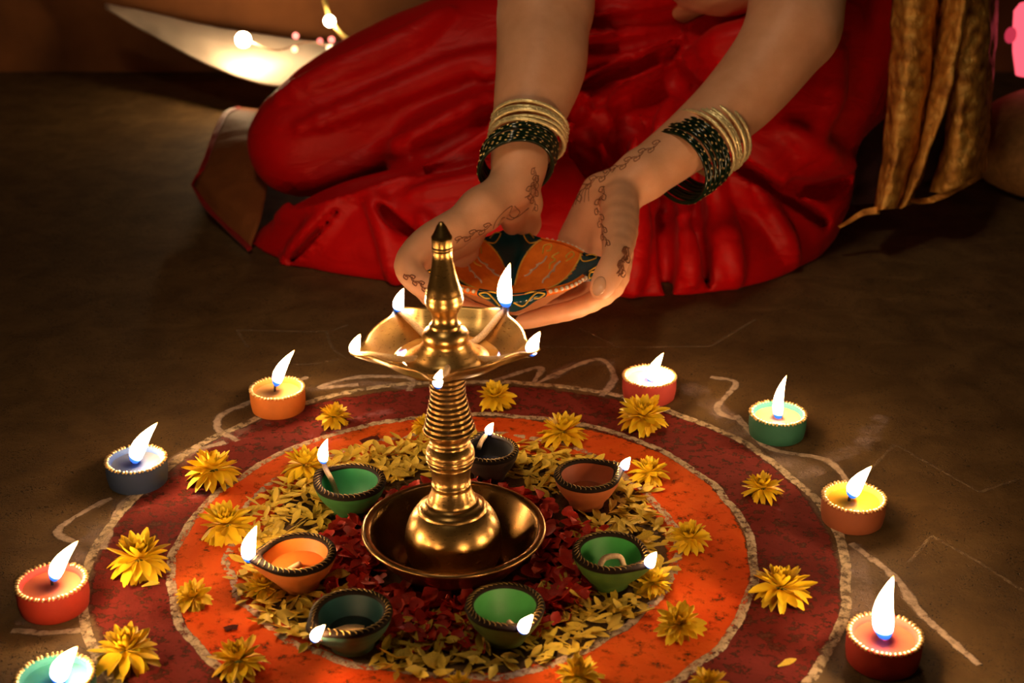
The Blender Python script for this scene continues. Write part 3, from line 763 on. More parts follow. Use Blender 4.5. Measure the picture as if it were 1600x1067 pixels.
def scatter(n, meshes, r0, r1, s0, s1, label, group, name, seed, zmul=1.0, cx=-.044, cy=.917):
    rng = random.Random(seed)
    for (x, y, a, r) in sorted(ring_spots(rng, n, r0, r1, cx, cy, avoid), key=lambda q: q[1]):
        s = rng.uniform(s0, s1)
        o = petal_part(rng.choice(meshes), None, (x, y, rng.uniform(.0012, .0060) * zmul), (rng.uniform(-.7, .7), rng.uniform(-.35, .25), rng.uniform(0, 6.28)), s, rng.uniform(.7, 1.15), name)
        tag(o, label=label, cat='petal', group=group)
scatter(300, LP, .098, .160, .011, .0175, ylab, 'loose yellow petals', 'loose_petal', 21)
scatter(190, RP, .058, .108, .010, .0150, rlab, 'loose red petals', 'red_petal', 22, 1.8, LX, LY)
def heap(n, meshes, r0, r1, s0, s1, seed, name, mat, label, cat, zmax, cx=-.044, cy=.917):
    rng = random.Random(seed); b = MB()
    for (x, y, a, r) in ring_spots(rng, n, r0, r1, cx, cy, avoid):
        me = rng.choice(meshes); s = rng.uniform(s0, s1)
        rot = Matrix.Rotation(rng.uniform(0, 6.28), 4, 'Z') @ Matrix.Rotation(rng.uniform(-.25, .25), 4, 'Y') @ Matrix.Rotation(rng.uniform(-.6, .6), 4, 'X')
        p = Vector((x, y, rng.uniform(.001, zmax)))
        b.add([rot @ (vx.co * s) + p for vx in me.vertices], [tuple(q.vertices) for q in me.polygons])
    o = b.obj(name, mat); tag(o, label, cat, kind='stuff')
heap(1500, LP, .100, .163, .010, .016, 31, 'petal_bed', M['petal_loose'], 'bed of loose yellow petals lying in a ring around the red petals', 'petals', .003)
heap(800, RP, .056, .108, .009, .013, 32, 'red_petal_bed', M['petal_red'], 'bed of red petals ringed around the brass dish', 'petals', .005, LX, LY)
# a few strays on the orange powder
for i, (x, y, a) in enumerate([(222, 920, .5), (1215, 1045, .4), (960, 762, 0), (400, 800, .2), (1012, 772, .1)]):
    p = ground(x, y); o = petal_part(LP[i % 3], None, (p.x, p.y, .0018), (.1, 0, a), .014, 1, 'loose_petal')
    tag(o, ['single stray yellow petal on the purple ring at left', 'single stray yellow petal on the maroon ring at bottom right', 'stray yellow petal behind the terracotta lamp spout', 'stray yellow petal on the white line above the orange lamp', 'stray yellow petal right of the terracotta lamp'][i], 'petal')

# ------------------------------------------------------------------ the big painted oil lamp in the hands
DX, DY, DZ = .0, 1.2, .080
dRim = .036
bigd = empty('painted_oil_lamp', (DX, DY, DZ), label='large orange and dark blue painted clay lamp held in both hands', cat='oil lamp')
M['terra'] = simple('terracotta', (.42, .15, .05), .6, var=.15, bmp=.2)
M['lamp_orange'] = simple('glossy_orange_paint', (1, .21, .02), .25, var=.2, scale=90, bmp=.35, bd=.0008)
M['lamp_blue'] = simple('glossy_dark_blue_paint', (.008, .055, .075), .16, var=.3, scale=60, bmp=.3)
M['paint_yellow'] = simple('yellow_paint_line', (.78, .47, .05), .4, bmp=0)
M['paint_white'] = simple('pale_paint_line', (.72, .52, .38), .4, bmp=0)
M['pearl'] = simple('cream_paint_dot', (.80, .68, .52), .3, bmp=0)
def lobe(a): return abs(math.cos(2 * a))
def bRim(a): return .0710 + .0125 * lobe(a) ** 10 + .0012 * (1 - lobe(a))
def bigP(a, q, inner=True):
    lb = lobe(a) ** 9
    if inner:
        r = bRim(a) * q; z = .0085 + (dRim - .0085) * max(0, (q - .25) / .75) ** 1.55 + .003 * lb * q ** 6
        z -= .0035 * lb * math.sin(math.pi * min(1, q)) 
        z += .0030 * (1 - lobe(a)) ** 1 * math.sin(math.pi * min(1, q)) * .5
    else:
        r = bRim(a) * q; z = (dRim + .003 * lb * q ** 6) * max(0, (q - .42) / .58) ** 1.15 if q > .42 else 0
    return Vector((DX + r * math.cos(a), DY + r * math.sin(a), DZ + z))
def polar(fn, qs, n=192):
    vv = []; ff = []; m = len(qs)
    for i in range(n):
        for q in qs: vv.append(fn(2 * math.pi * i / n, q))
    for i in range(n):
        j = (i + 1) % n
        for k in range(m - 1): ff.append((i * m + k, j * m + k, j * m + k + 1, i * m + k + 1))
    return vv, ff
def bhalf(q): return .13 + .30 * max(0, (q - .35) / .65) ** 2.2       # half-angle of a blue lobe
qs = [.001 + .999 * i / 30 for i in range(31)]
vv, ff = polar(bigP, qs)
fm = []
for i in range(192):
    a = 2 * math.pi * (i + .5) / 192
    d = abs((a + math.pi / 4) % (math.pi / 2) - math.pi / 4)
    for k in range(30): fm.append(1 if (d < bhalf(qs[k]) and qs[k] > .22) else 0)
mesh_obj('dish', vv, [f[::-1] for f in ff], None, bigd, mats=[M['lamp_orange'], M['lamp_blue']], fm=fm)
vv, ff = polar(lambda a, q: bigP(a, q, False) + Vector((0, 0, 0)), [.001, .2, .42, .5, .6, .7, .8, .9, .96, 1.0])
mesh_obj('underside', vv, ff, M['terra'], bigd)
def rimP(a, q):
    p0 = bigP(a, 1.0); t = q
    ra = Vector((math.cos(a), math.sin(a), 0))
    return p0 + ra * (.0032 * math.sin(math.pi * t) + .0002) + Vector((0, 0, -(.0075 + .010 * lobe(a) ** 6) * (1 - t) + .0012 * math.sin(math.pi * t))) - ra * (.0035 * t * t + .004 * (1 - t) ** 2)
vv, ff = polar(rimP, [0, .15, .35, .55, .75, 1.0]); fm = []
for i in range(192):
    a = 2 * math.pi * (i + .5) / 192; d = abs((a + math.pi / 4) % (math.pi / 2) - math.pi / 4)
    fm += [1 if d < .44 else 0] * 5
mesh_obj('rim', vv, ff, None, bigd, mats=[M['lamp_orange'], M['lamp_blue']], fm=fm)
bp = MB()
for L4 in range(4):
    for k in range(9):
        a = L4 * math.pi / 2 + .47 + (math.pi / 2 - .94) * k / 8
        vb, fb = ball(rimP(a, .55) + Vector((0, 0, .0008)), .0018, 8, 6); bp.add(vb, fb)
o = bp.obj('pearl_dots', M['pearl'], bigd); tag(o, kind='stuff', label='row of cream paint dots along the rim')
by = MB(); bw = MB()
def onin(a, q): return bigP(a, q) + Vector((0, 0, .0005))
def pl(dst, aq, r=.0009):
    c = bez([(a, q, 0) for a, q in aq], 6); v_, f_ = tube([onin(p.x, p.y) for p in c], [r] * len(c), 5); dst.add(v_, f_)
for L4 in range(4):
    a0 = L4 * math.pi / 2
    for s in (-1, 1):
        pl(by, [(a0 + s * bhalf(q), q) for q in (.24, .4, .55, .7, .85, .97)], .0008)
        pl(by, [(a0 + s * .42, .96), (a0 + s * .25, .90), (a0 + s * .14, .97), (a0 + s * .22, 1.0), (a0 + s * .3, .97)], .0007)
    am = a0 + math.pi / 4
    pl(by, [(am - .10, .62), (am - .02, .68), (am - .05, .75), (am + .06, .78), (am, .86)])
    pl(by, [(am + .26, .80), (am + .30, .90), (am + .20, .93), (am + .17, .86), (am + .22, .84)], .0008)
    pl(by, [(am - .26, .80), (am - .30, .90), (am - .20, .93), (am - .17, .86), (am - .22, .84)], .0008)
    for k in range(3):
        for s in (-1, 1):
            pl(bw, [(am + s * (.40 - .07 * k), .42 + .10 * k), (am + s * (.30 - .07 * k), .46 + .11 * k), (am + s * (.26 - .05 * k), .55 + .11 * k)], .0009)
for L4 in range(4):
    a0 = L4 * math.pi / 2
    for s_ in (-1, 1):
        c_ = bez([(a0 + s_ * .02, .55, 0), (a0 + s_ * .12, .25, 0), (a0 + s_ * .20, .55, 0), (a0 + s_ * .30, .8, 0), (a0 + s_ * .39, .55, 0), (a0 + s_ * .33, .30, 0), (a0 + s_ * .25, .45, 0)], 6)
        v_, f_ = tube([rimP(p.x, p.y) + Vector((math.cos(p.x), math.sin(p.x), .3)) * .0004 for p in c_], [.0008] * len(c_), 5); by.add(v_, f_)
tag(by.obj('painted_scrolls', M['paint_yellow'], bigd), label='thin yellow painted scrolls', kind='stuff')
tag(bw.obj('painted_strokes', M['paint_white'], bigd), label='pale painted comma strokes', kind='stuff')

# ------------------------------------------------------------------ the woman: arms, hands, torso as one surface
person = empty('person', (.16, 1.62, 0), label='kneeling woman in a red sari holding out a painted lamp in cupped hands', cat='person')
S = SDF((-.14, 1.09, .03), (.50, 1.86, .62), .0021)
# her left arm (right in the picture)
wr = P(990, 285, 1.290); el = P(1238, 0, 1.44); sh = Vector((.33, 1.66, .60))
S.chain([sh, P(1247, -20, 1.45), P(1230, 55, 1.415), P(1160, 148, 1.375), P(1076, 221, 1.330), wr], [.050, .047, .0405, .0345, .0262, .0208], .008, smooth=6)
S.cone(P(1000, 275, 1.295), P(965, 300, 1.285), .0215, .020, .012)
# palm
MC = [((968, 395, 1.262), .0125), ((940, 398, 1.275), .0125), ((912, 388, 1.292), .0125), ((890, 372, 1.305), .0115)]
W0 = [(972, 300, 1.278), (958, 298, 1.284), (944, 298, 1.290), (933, 300, 1.296)]
for (m_, r_), w_ in zip(MC, W0): S.cone(P(*w_), P(*m_), .0155, r_, .010)
S.cone(P(932, 320, 1.293), P(905, 372, 1.298), .0145, .0115, .01)
# thumb
S.chain([P(968, 312, 1.264), P(968, 362, 1.217), P(963, 402, 1.178), P(949, 432, 1.160), P(938, 453, 1.152)], [.0180, .0160, .0118, .0114, .0090], .004, smooth=3)
# fingers under the lamp
S.chain([P(970, 398, 1.262), P(958, 448, 1.232), P(905, 480, 1.205), P(850, 494, 1.195), P(816, 503, 1.19)], [.0120, .0102, .0090, .0082, .0070], .003, smooth=3)
S.chain([P(935, 405, 1.272), P(915, 462, 1.252), P(860, 480, 1.228), P(800, 480, 1.215)], [.0120, .0098, .0088, .0074], .003, smooth=3)
S.chain([P(912, 400, 1.285), P(885, 455, 1.272), P(830, 468, 1.252), P(785, 468, 1.24)], [.0115, .0092, .0082, .0070], .003, smooth=3)
S.chain([P(888, 385, 1.30), P(862, 438, 1.290), P(815, 450, 1.275)], [.0105, .0085, .0066], .003, smooth=3)
# her right arm (left in the picture)
el2 = P(848, -60, 1.445); sh2 = Vector((-.02, 1.66, .60))
S.chain([sh2, el2, P(848, 40, 1.395), P(846, 100, 1.36), P(834, 150, 1.33), P(823, 192, 1.305), P(814, 228, 1.285), P(810, 262, 1.268)], [.050, .047, .0415, .0400, .0340, .0275, .0235, .0210], .008, smooth=5)
S.cone(P(812, 262, 1.268), P(800, 292, 1.255), .0215, .020, .01)
# thenar mass and thumb
S.chain([P(796, 292, 1.250), P(752, 328, 1.222), P(706, 362, 1.197)], [.0185, .0190, .0165], .010)
S.chain([P(706, 360, 1.197), P(663, 382, 1.175), P(637, 416, 1.150), P(662, 446, 1.132), P(697, 460, 1.122)], [.0160, .0128, .0105, .0098, .0080], .006, smooth=3)
# heel and outer side of the palm
S.chain([P(815, 275, 1.268), P(824, 318, 1.276), P(825, 350, 1.286), P(820, 366, 1.290)], [.0175, .0130, .0110, .0095], .008)
S.chain([P(803, 290, 1.262), P(797, 330, 1.262), P(800, 352, 1.272)], [.015, .0125, .0095], .008)
S.chain([P(760, 330, 1.245), P(730, 372, 1.232), P(700, 392, 1.216)], [.013, .0125, .0115], .008)
# fingers of that hand, below the lamp
S.chain([P(700, 390, 1.214), P(655, 420, 1.196), P(672, 462, 1.176), P(722, 482, 1.165), P(758, 490, 1.16)], [.0115, .0105, .0092, .0082, .0070], .003, smooth=3)
S.chain([P(730, 392, 1.236), P(690, 430, 1.226), P(716, 470, 1.212), P(765, 482, 1.20)], [.0115, .0098, .0088, .0072], .003, smooth=3)
#S.chain([P(762, 388, 1.262), P(722, 420, 1.256), P(735, 462, 1.245), P(778, 474, 1.235)], [.0115, .0094, .0084, .0070], .003, smooth=3)
#S.chain([P(800, 372, 1.285), P(765, 410, 1.286), P(775, 446, 1.276)], [.0105, .0086, .0068], .003, smooth=3)
# small pad of the index finger resting on the left lobe
S.chain([P(682, 388, 1.196), P(668, 404, 1.176), P(664, 412, 1.168)], [.0090, .0082, .0066], .003)
# torso
S.ell((.180, 1.72, .38), (.120, .090, .17), .03)
S.ell((.155, 1.70, .54), (.150, .10, .13), .03)
S.ell((.243, 1.640, .300), (.075, .050, .050), .02)
V, F = S.mesh(); V = relax(V, F, 2, .5)
body = fast_mesh('body', V, F, M['skin'], None); body.parent = person; body.matrix_parent_inverse = Matrix.Translation(person.location).inverted()
bvh = BVHTree.FromPolygons([tuple(a) for a in V], [tuple(a) for a in F])
cam_o = Vector((0, 0, CAM_H))
def on_skin(x, y, off=.0003):
    d = (P(x, y, 1.0) - cam_o).normalized(); h = bvh.ray_cast(cam_o, d)
    return (h[0] + h[1] * off, h[1]) if h[0] is not None else (None, None)
hb = MB()
def henna(pts, wpx=1.6, n=5):
    c = bez([(x, y, 0) for x, y in pts], n); q = []
    for p in c:
        h, nn = on_skin(p.x, p.y, .0001)
        if h is None: continue
        if q and (h - q[-1]).length > .012: 
            if len(q) > 1: v_, f_ = tube(q, wpx * .5 * .0006, 5); hb.add(v_, f_)
            q = []
        q.append(h)
    if len(q) > 1: v_, f_ = tube(q, wpx * .5 * .0006, 5); hb.add(v_, f_)
rng = random.Random(77)
def vine(x0, y0, x1, y1, n, amp, wv=1.5):
    dx, dy = (x1 - x0) / n, (y1 - y0) / n; Ln = math.hypot(dx, dy); nx, ny = -dy / Ln, dx / Ln
    henna([(x0 + dx * i + nx * amp * .4 * (-1) ** i, y0 + dy * i + ny * amp * .4 * (-1) ** i) for i in range(n + 1)], wv)
    for i in range(n):
        s = (-1) ** i; bx, by_ = x0 + dx * i, y0 + dy * i
        henna([(bx, by_), (bx + nx * s * amp + dx * .2, by_ + ny * s * amp + dy * .2), (bx + nx * s * amp * 1.1 + dx * .9, by_ + ny * s * amp * 1.1 + dy * .9), (bx + dx * .8 + nx * s * amp * .2, by_ + dy * .8 + ny * s * amp * .2), (bx + nx * s * amp * .5 + dx * .4, by_ + ny * s * amp * .5 + dy * .4)], wv)
# right-hand side palm
vine(1032, 222, 955, 268, 7, 5); vine(955, 268, 912, 290, 4, 6); vine(945, 292, 935, 322, 3, 6); vine(934, 325, 948, 385, 6, 5)
vine(908, 292, 893, 322, 3, 8)
for k in range(5): henna([(892 + k * 7, 322 - k * 2), (900 + k * 5, 305 - k * 2), (912 + k * 3, 295 - k * 3)], 1.2)
vine(983, 388, 968, 432, 4, 6, 2.2); vine(979, 386, 965, 428, 4, 4, 2.2)
# left-hand side
vine(836, 262, 834, 330, 6, 5); vine(842, 275, 822, 310, 4, 6)
henna([(826, 325), (806, 340), (796, 335), (800, 322), (788, 330), (775, 345), (768, 365)], 1.6)
henna([(804, 322), (812, 332), (800, 343), (786, 340), (778, 352)], 1.4); vine(768, 352, 712, 378, 5, 5)
vine(632, 428, 668, 452, 5, 5, 2.0)
o = hb.obj('henna', M['henna'], person); tag(o, kind='stuff', label='dark brown henna vines on palms and wrists')
# thumb nail
h, nn = on_skin(936, 447, .0002)
if h is not None:
    t1 = (P(940, 452, 1.165) - P(944, 432, 1.165)).normalized(); t1 = (t1 - nn * t1.dot(nn)).normalized(); t2 = nn.cross(t1)
    m3 = Matrix((t2, t1, nn)).transposed(); vb, fb = ball(h + nn * -.0003, (.0060, .0088, .0017), 16, 10, m3)
    mesh_obj('thumbnail', vb, fb, M['nail'], person)

# ------------------------------------------------------------------ bangles
M['glass_green'] = simple('dark_green_glass', (.003, .014, .006), .12, var=.3, bmp=0)
M['bangle_gold'] = simple('champagne_gold', (1, .80, .42), .25, .55, var=.1, scale=800, bmp=.5)
def bangle(c, nrm, R, r, gold, label, seed, oval=1.0):
    c = Vector(c); nrm = Vector(nrm).normalized(); a = nrm.cross(Vector((0, 0, 1))).normalized(); b = nrm.cross(a)
    t = empty('bangle', c, label=label, cat='bangle', group='gold bangles' if gold else 'dark green bangles')
    rng = random.Random(seed); n = 72
    pts = [c + a * math.cos(q) * R + b * math.sin(q) * R * oval for q in [2 * math.pi * i / n for i in range(n)]]
    rr = [r * (1 + (.12 * math.sin(i * 2.1 + seed) if gold else 0)) for i in range(n)]
    v_, f_ = tube(pts, rr, 10, closed=True)
    mesh_obj('ring', v_, f_, M['bangle_gold'] if gold else M['glass_green'], t)
    bb = MB(); k = 40 if gold else 27; ph = rng.uniform(0, 1)
    for i in range(k):
        q = 2 * math.pi * (i + ph) / k; d = a * math.cos(q) + b * math.sin(q) * oval; d2 = d.normalized()
        tg = (-a * math.sin(q) + b * math.cos(q)).normalized(); m3 = Matrix((tg, nrm, d2)).transposed()
        for s in ((0.1,) if not gold else (0,)):
            vb, fb = ball(c + d * R + d2 * r * .78 + nrm * r * s, (r * .85 if not gold else r * .8, r * .50, r * .40), 6, 4, m3); bb.add(vb, fb)
    o = bb.obj('studs', M['bead_gold'] if not gold else M['bangle_gold'], t); tag(o, kind='stuff', label='gold studs' if not gold else None)
ordn = ['nearest the hand', 'second from the hand', 'third from the hand', 'fourth from the hand', 'fifth from the hand', 'sixth from the hand', 'seventh from the hand']
rng = random.Random(3)
nl = Vector((-.10, .86, .42)); p0, p1 = P(806, 262, 1.264), P(812, 238, 1.279)
for i in range(6):
    q = i / 5; bangle(p0.lerp(p1, q), nl + Vector((rng.uniform(-.06, .06), 0, rng.uniform(-.06, .06))), .0345 + rng.uniform(-.0008, .0008), .0021, False, 'dark green gold-studded bangle, left arm in the picture, ' + ordn[i], i, 1.02)
p0, p1 = P(823, 222, 1.286), P(828, 196, 1.302); nl = Vector((.12, .76, .56))
for i in range(6):
    q = i / 5; bangle(p0.lerp(p1, q), nl + Vector((rng.uniform(-.07, .07), 0, rng.uniform(-.07, .07))), .0350 + rng.uniform(-.0008, .0008), .0019, True, 'gold bangle, left arm in the picture, ' + ordn[i].replace('hand', 'green ones'), 20 + i)
nr = Vector((.62, .70, .22)); p0, p1 = P(1058, 262, 1.306), P(1090, 238, 1.325)
for i in range(7):
    q = i / 6; bangle(p0.lerp(p1, q), nr + Vector((rng.uniform(-.07, .07), rng.uniform(-.05, .05), rng.uniform(-.07, .07))), .0365 + rng.uniform(-.0008, .0008), .0021, False, 'dark green gold-studded bangle, right arm in the picture, ' + ordn[i], 40 + i)
nr = Vector((.66, .62, .30)); p0, p1 = P(1098, 226, 1.331), P(1124, 206, 1.351)
for i in range(7):
    q = i / 6; bangle(p0.lerp(p1, q), nr + Vector((rng.uniform(-.06, .06), rng.uniform(-.05, .05), rng.uniform(-.06, .06))), .0370 + rng.uniform(-.0008, .0008), .0019, True, 'gold bangle, right arm in the picture, ' + ordn[i].replace('hand', 'green ones'), 60 + i)

# ------------------------------------------------------------------ the red sari over folded legs
C = SDF((-.50, 1.28, -.02), (.62, 2.20, .46), .0038)
def cc(pts, rs, k=.02, sub=False, sm=3): C.chain([P(*p) for p in pts], rs, k, sub, sm)
cc([(468, 225, 1.66), (600, 160, 1.70), (760, 110, 1.74), (980, 60, 1.80)], [.062, .078, .092, .115], .03)       # upper thigh
cc([(440, 400, 1.58), (560, 375, 1.53), (700, 360, 1.50), (850, 360, 1.50), (960, 380, 1.49)], [.040, .062, .072, .080, .070], .02)  # lower leg layer
cc([(700, 260, 1.60), (850, 250, 1.62), (980, 250, 1.62)], [.07, .09, .10], .02)
cc([(960, 440, 1.45), (1080, 420, 1.47), (1170, 400, 1.50)], [.050, .055, .05], .02)
cc([(1300, 60, 1.72), (1215, 160, 1.60), (1150, 245, 1.55)], [.105, .095, .085], .02)          # her left knee
cc([(1240, 270, 1.60), (1190, 340, 1.56), (1120, 400, 1.52)], [.07, .075, .06], .02)
cc([(1130, 40, 1.74), (1280, 50, 1.76)], [.07, .09], .03)
C.ell((.16, 1.80, .10), (.34, .22, .18), .03)
cc([(880, 40, 1.72), (960, 18, 1.68), (1020, 12, 1.68)], [.06, .055, .045], .02)
cc([(1330, 20, 1.74), (1345, 120, 1.68)], [.05, .045], .03)
C.g[:, :, :int(round((.02) / C.h))] = .5
import copy
V0, F0 = C.mesh(); bv = BVHTree.FromPolygons([tuple(a) for a in V0], [tuple(a) for a in F0])
def fold(pts, r, k=.008, sub=False, lift=.3, sm=4, more=()):
    """a ridge (or with sub a crease) laid along the cloth surface; r in metres, one value or one per point"""
    rs = r if hasattr(r, '__len__') else [r * .6] + [r] * (len(pts) - 2) + [r * .6]
    q = bez([(x, y, 0) for x, y in pts], sm); rr = []
    for i in range(len(pts) - 1): rr += [rs[i] + (rs[i + 1] - rs[i]) * j / sm for j in range(sm)]
    rr.append(rs[-1]); out = []; keep = []
    for p, ra in zip(q, rr):
        d = (P(p.x, p.y, 1.0) - cam_o).normalized(); h = bv.ray_cast(cam_o, d)
        if h[0] is None: continue
        out.append(h[0] - d * ra * lift); keep.append(ra)
    for i in range(len(out) - 1):
        if (out[i] - out[i + 1]).length < .08:
            for dd in (0,) + more:
                o_ = Vector((0, .9, -.4)) * dd
                C.cone(out[i] + o_, out[i + 1] + o_, keep[i], keep[i + 1], k, sub)
# ridges: pleats hanging from the lap to the floor
for pts, r in [([(985, 240), (992, 360), (985, 480)], .017), ([(1062, 230), (1072, 350), (1080, 440)], .014), ([(1110, 260), (1135, 370), (1150, 440)], .015),
               ([(1180, 290), (1225, 370), (1240, 410)], .012), ([(940, 270), (930, 380), (915, 480)], .012)]: fold(pts, r)
# gathered folds fanning out of the tuck under the belly
for pts, r in [([(760, 110), (880, 60), (960, 45), (1060, 30)], .020), ([(790, 150), (900, 105), (980, 75), (1065, 48)], .014), ([(800, 180), (900, 140), (985, 100), (1062, 62)], .013),
               ([(880, 200), (930, 165), (985, 125), (1055, 72)], .012), ([(900, 190), (960, 150), (1008, 122), (1050, 90)], .014), ([(985, 150), (1010, 122), (1035, 100)], .015),
               ([(850, 225), (900, 192), (945, 165)], .009), ([(800, 250), (880, 215), (950, 188), (962, 165)], .009), ([(1075, 100), (1130, 70), (1200, 40)], .022), ([(985, 300), (1000, 230), (1020, 180)], .010)]: fold(pts, r, .005, lift=.5)
# left layers
for pts, r in [([(418, 445), (480, 375), (536, 313), (575, 289)], .012), ([(440, 340), (500, 318), (575, 291), (640, 262), (720, 228), (790, 190)], .016), ([(575, 289), (600, 350), (620, 430), (625, 480)], .011),
               ([(470, 200), (600, 150), (700, 110), (780, 85)], .012), ([(440, 150), (540, 105), (640, 60), (700, 20)], .014), ([(385, 250), (392, 290), (380, 340)], .014), ([(470, 290), (560, 255), (650, 215), (760, 150)], .010),
               ([(640, 275), (720, 262), (800, 240)], .007), ([(650, 300), (740, 285), (830, 275)], .008), ([(660, 340), (690, 400), (700, 480)], .010), ([(1230, 200), (1290, 240), (1330, 260)], .012), ([(1310, 60), (1300, 150), (1260, 240)], .012)]: fold(pts, r, .012)
V0, F0 = C.mesh(); bv = BVHTree.FromPolygons([tuple(a) for a in V0], [tuple(a) for a in F0])
# creases
for pts, r in [([(436, 316), (470, 308), (540, 280), (620, 248), (700, 212), (785, 168)], [.004, .008, .014, .015, .013, .010]), ([(380, 303), (408, 306), (436, 316)], .006), ([(536, 316), (480, 375), (420, 440)], .004),
               ([(640, 268), (700, 258), (770, 244)], .005), ([(915, 72), (985, 60), (1072, 38)], .009), ([(915, 135), (971, 115), (1027, 88), (1062, 68)], .007), ([(870, 150), (930, 120), (985, 92)], .004), ([(900, 178), (914, 164)], [.008, .010]),
               ([(925, 188), (948, 180)], [.008, .012]), ([(965, 158), (985, 152), (1025, 138), (1050, 115)], .015), ([(883, 213), (920, 206), (950, 200)], .011), ([(1005, 235), (1012, 190), (1032, 145)], .006), ([(1052, 96), (1062, 125), (1100, 145)], .013),
               ([(970, 175), (985, 190), (1010, 198)], .012), ([(905, 222), (915, 245), (930, 272)], .015), ([(962, 205), (968, 240)], [.014, .009]), ([(1046, 230), (1043, 345), (1045, 420), (1047, 470)], [.006, .011, .008, .003]), 
               ([(1092, 240), (1090, 330), (1102, 400), (1110, 452)], [.005, .008, .006, .002]), ([(1150, 252), (1210, 290), (1290, 345)], [.007, .006, .007]), ([(1240, 285), (1290, 295), (1330, 280)], .010), 
               ([(591, 318), (615, 345), (655, 372)], .006), ([(905, 30), (980, 28), (1050, 20), (1110, 8)], .010)]: fold(pts, r, .006, True, lift=.1, more=(.010, .022, .034))
C.g[:, :, :int(round((.02) / C.h))] = .5
V, F = C.mesh(); V = relax(V, F, 2, .5)
no = []
for i in range(len(V)):
    x, y, z = V[i]; no.append(mnoise.noise(Vector((x * 13, y * 13 + z * 30, z * 9))) * .002 + mnoise.noise(Vector((x * 40, y * 30, z * 50))) * .0004)
# push along an approximate outward direction from the cloth's core
cx_ = np.array([.08, 1.85, .05]); dr = V - cx_; dr /= np.linalg.norm(dr, axis=1)[:, None] + 1e-6
V = V + dr * np.array(no)[:, None]; V[:, 2] = np.maximum(V[:, 2], .001)
sari = fast_mesh('sari', V, F, M['red_cloth'], None); sari.parent = person; sari.matrix_parent_inverse = Matrix.Translation(person.location).inverted()
tag(sari, label='deep red silk sari skirt in folds')
# red blouse and sari drape on the upper body (above the frame)
B = SDF((-.10, 1.52, .36), (.46, 1.88, .66), .006)
B.ell((.155, 1.70, .52), (.160, .112, .12), .03); B.ell((.155, 1.70, .43), (.140, .108, .06), .03)
B.cone((.33, 1.66, .60), (.31, 1.58, .50), .062, .058, .02); B.cone((-.02, 1.66, .60), (.0, 1.58, .50), .062, .058, .02)
V, F = B.mesh(); V = relax(V, F, 1, .5)
o = fast_mesh('blouse', V, F, M['red_dark'], None); o.parent = person; o.matrix_parent_inverse = Matrix.Translation(person.location).inverted()

# gold brocade end of the sari hanging in pleats
def strip(name, rows, mat, parent, th=.0015, nu=8, wrinkle=.004, seed=0, label=None):
    # rows: list of [points across], interpolated smoothly both ways
    R = [bez(r, nu) for r in rows]; m = len(R[0]); cols = [bez([R[i][k] for i in range(len(R))], 10) for k in range(m)]
    n = len(cols[0]); vv = []; ff = []
    for k in range(m):
        for i in range(n):
            p = cols[k][i]; d = mnoise.noise(Vector((p.x * 60, p.y * 40, p.z * 45 + seed))) * wrinkle
            vv.append(p + Vector((d * .5, -d, d * .3)))
    for k in range(m - 1):
        for i in range(n - 1): ff.append((k * n + i, (k + 1) * n + i, (k + 1) * n + i + 1, k * n + i + 1))
    o = mesh_obj(name, vv, ff, mat, parent); tag(o, label=label)
    md = o.modifiers.new('thickness', 'SOLIDIFY'); md.thickness = th; md.offset = 0
    return o
strip('pallu', [
    [P(1398, -60, 1.58), P(1425, -60, 1.54), P(1462, -60, 1.56), P(1478, -60, 1.61), P(1488, -60, 1.57), P(1515, -60, 1.53), P(1520, -60, 1.60), P(1505, -60, 1.65)],
    [P(1392, 60, 1.56), P(1420, 60, 1.52), P(1452, 60, 1.54), P(1462, 60, 1.59), P(1472, 60, 1.55), P(1500, 60, 1.52), P(1500, 60, 1.59), P(1488, 60, 1.64)],
    [P(1385, 160, 1.54), P(1408, 160, 1.50), P(1440, 160, 1.52), P(1450, 160, 1.57), P(1456, 160, 1.53), P(1478, 160, 1.51), P(1468, 160, 1.57), P(1470, 160, 1.62)],
    [P(1378, 250, 1.53), P(1396, 250, 1.49), P(1420, 250, 1.51), P(1428, 250, 1.55), P(1434, 250, 1.52), P(1448, 250, 1.51), P(1440, 250, 1.56), P(1450, 250, 1.60)],
    [P(1366, 330, 1.515), P(1378, 328, 1.48), P(1396, 326, 1.49), P(1404, 326, 1.53), P(1408, 326, 1.51), P(1416, 322, 1.51), P(1412, 322, 1.55), P(1425, 318, 1.59)]],
    M['brocade'], person, seed=3, label='gold brocade end of the sari, left hanging pleat')
strip('pallu', [
    [P(1492, -60, 1.60), P(1510, -60, 1.555), P(1545, -60, 1.57), P(1556, -60, 1.62), P(1562, -60, 1.70)],
    [P(1486, 60, 1.59), P(1502, 60, 1.545), P(1538, 60, 1.56), P(1552, 60, 1.62), P(1556, 60, 1.70)],
    [P(1480, 160, 1.58), P(1495, 160, 1.535), P(1530, 160, 1.55), P(1545, 160, 1.61), P(1548, 160, 1.69)],
    [P(1474, 230, 1.575), P(1490, 230, 1.53), P(1522, 230, 1.54), P(1538, 230, 1.60), P(1542, 230, 1.68)],
    [P(1452, 300, 1.56), P(1480, 300, 1.53), P(1515, 280, 1.54), P(1534, 270, 1.60), P(1540, 268, 1.67)]],
    M['brocade'], person, seed=8, label='gold brocade end of the sari, right hanging pleat')
strip('pallu_hem', [[P(1310, 354, 1.50), P(1345, 330, 1.50), P(1372, 322, 1.50)], [P(1312, 356, 1.495), P(1348, 338, 1.495), P(1375, 334, 1.495)]], M['brocade'], person, wrinkle=.002)
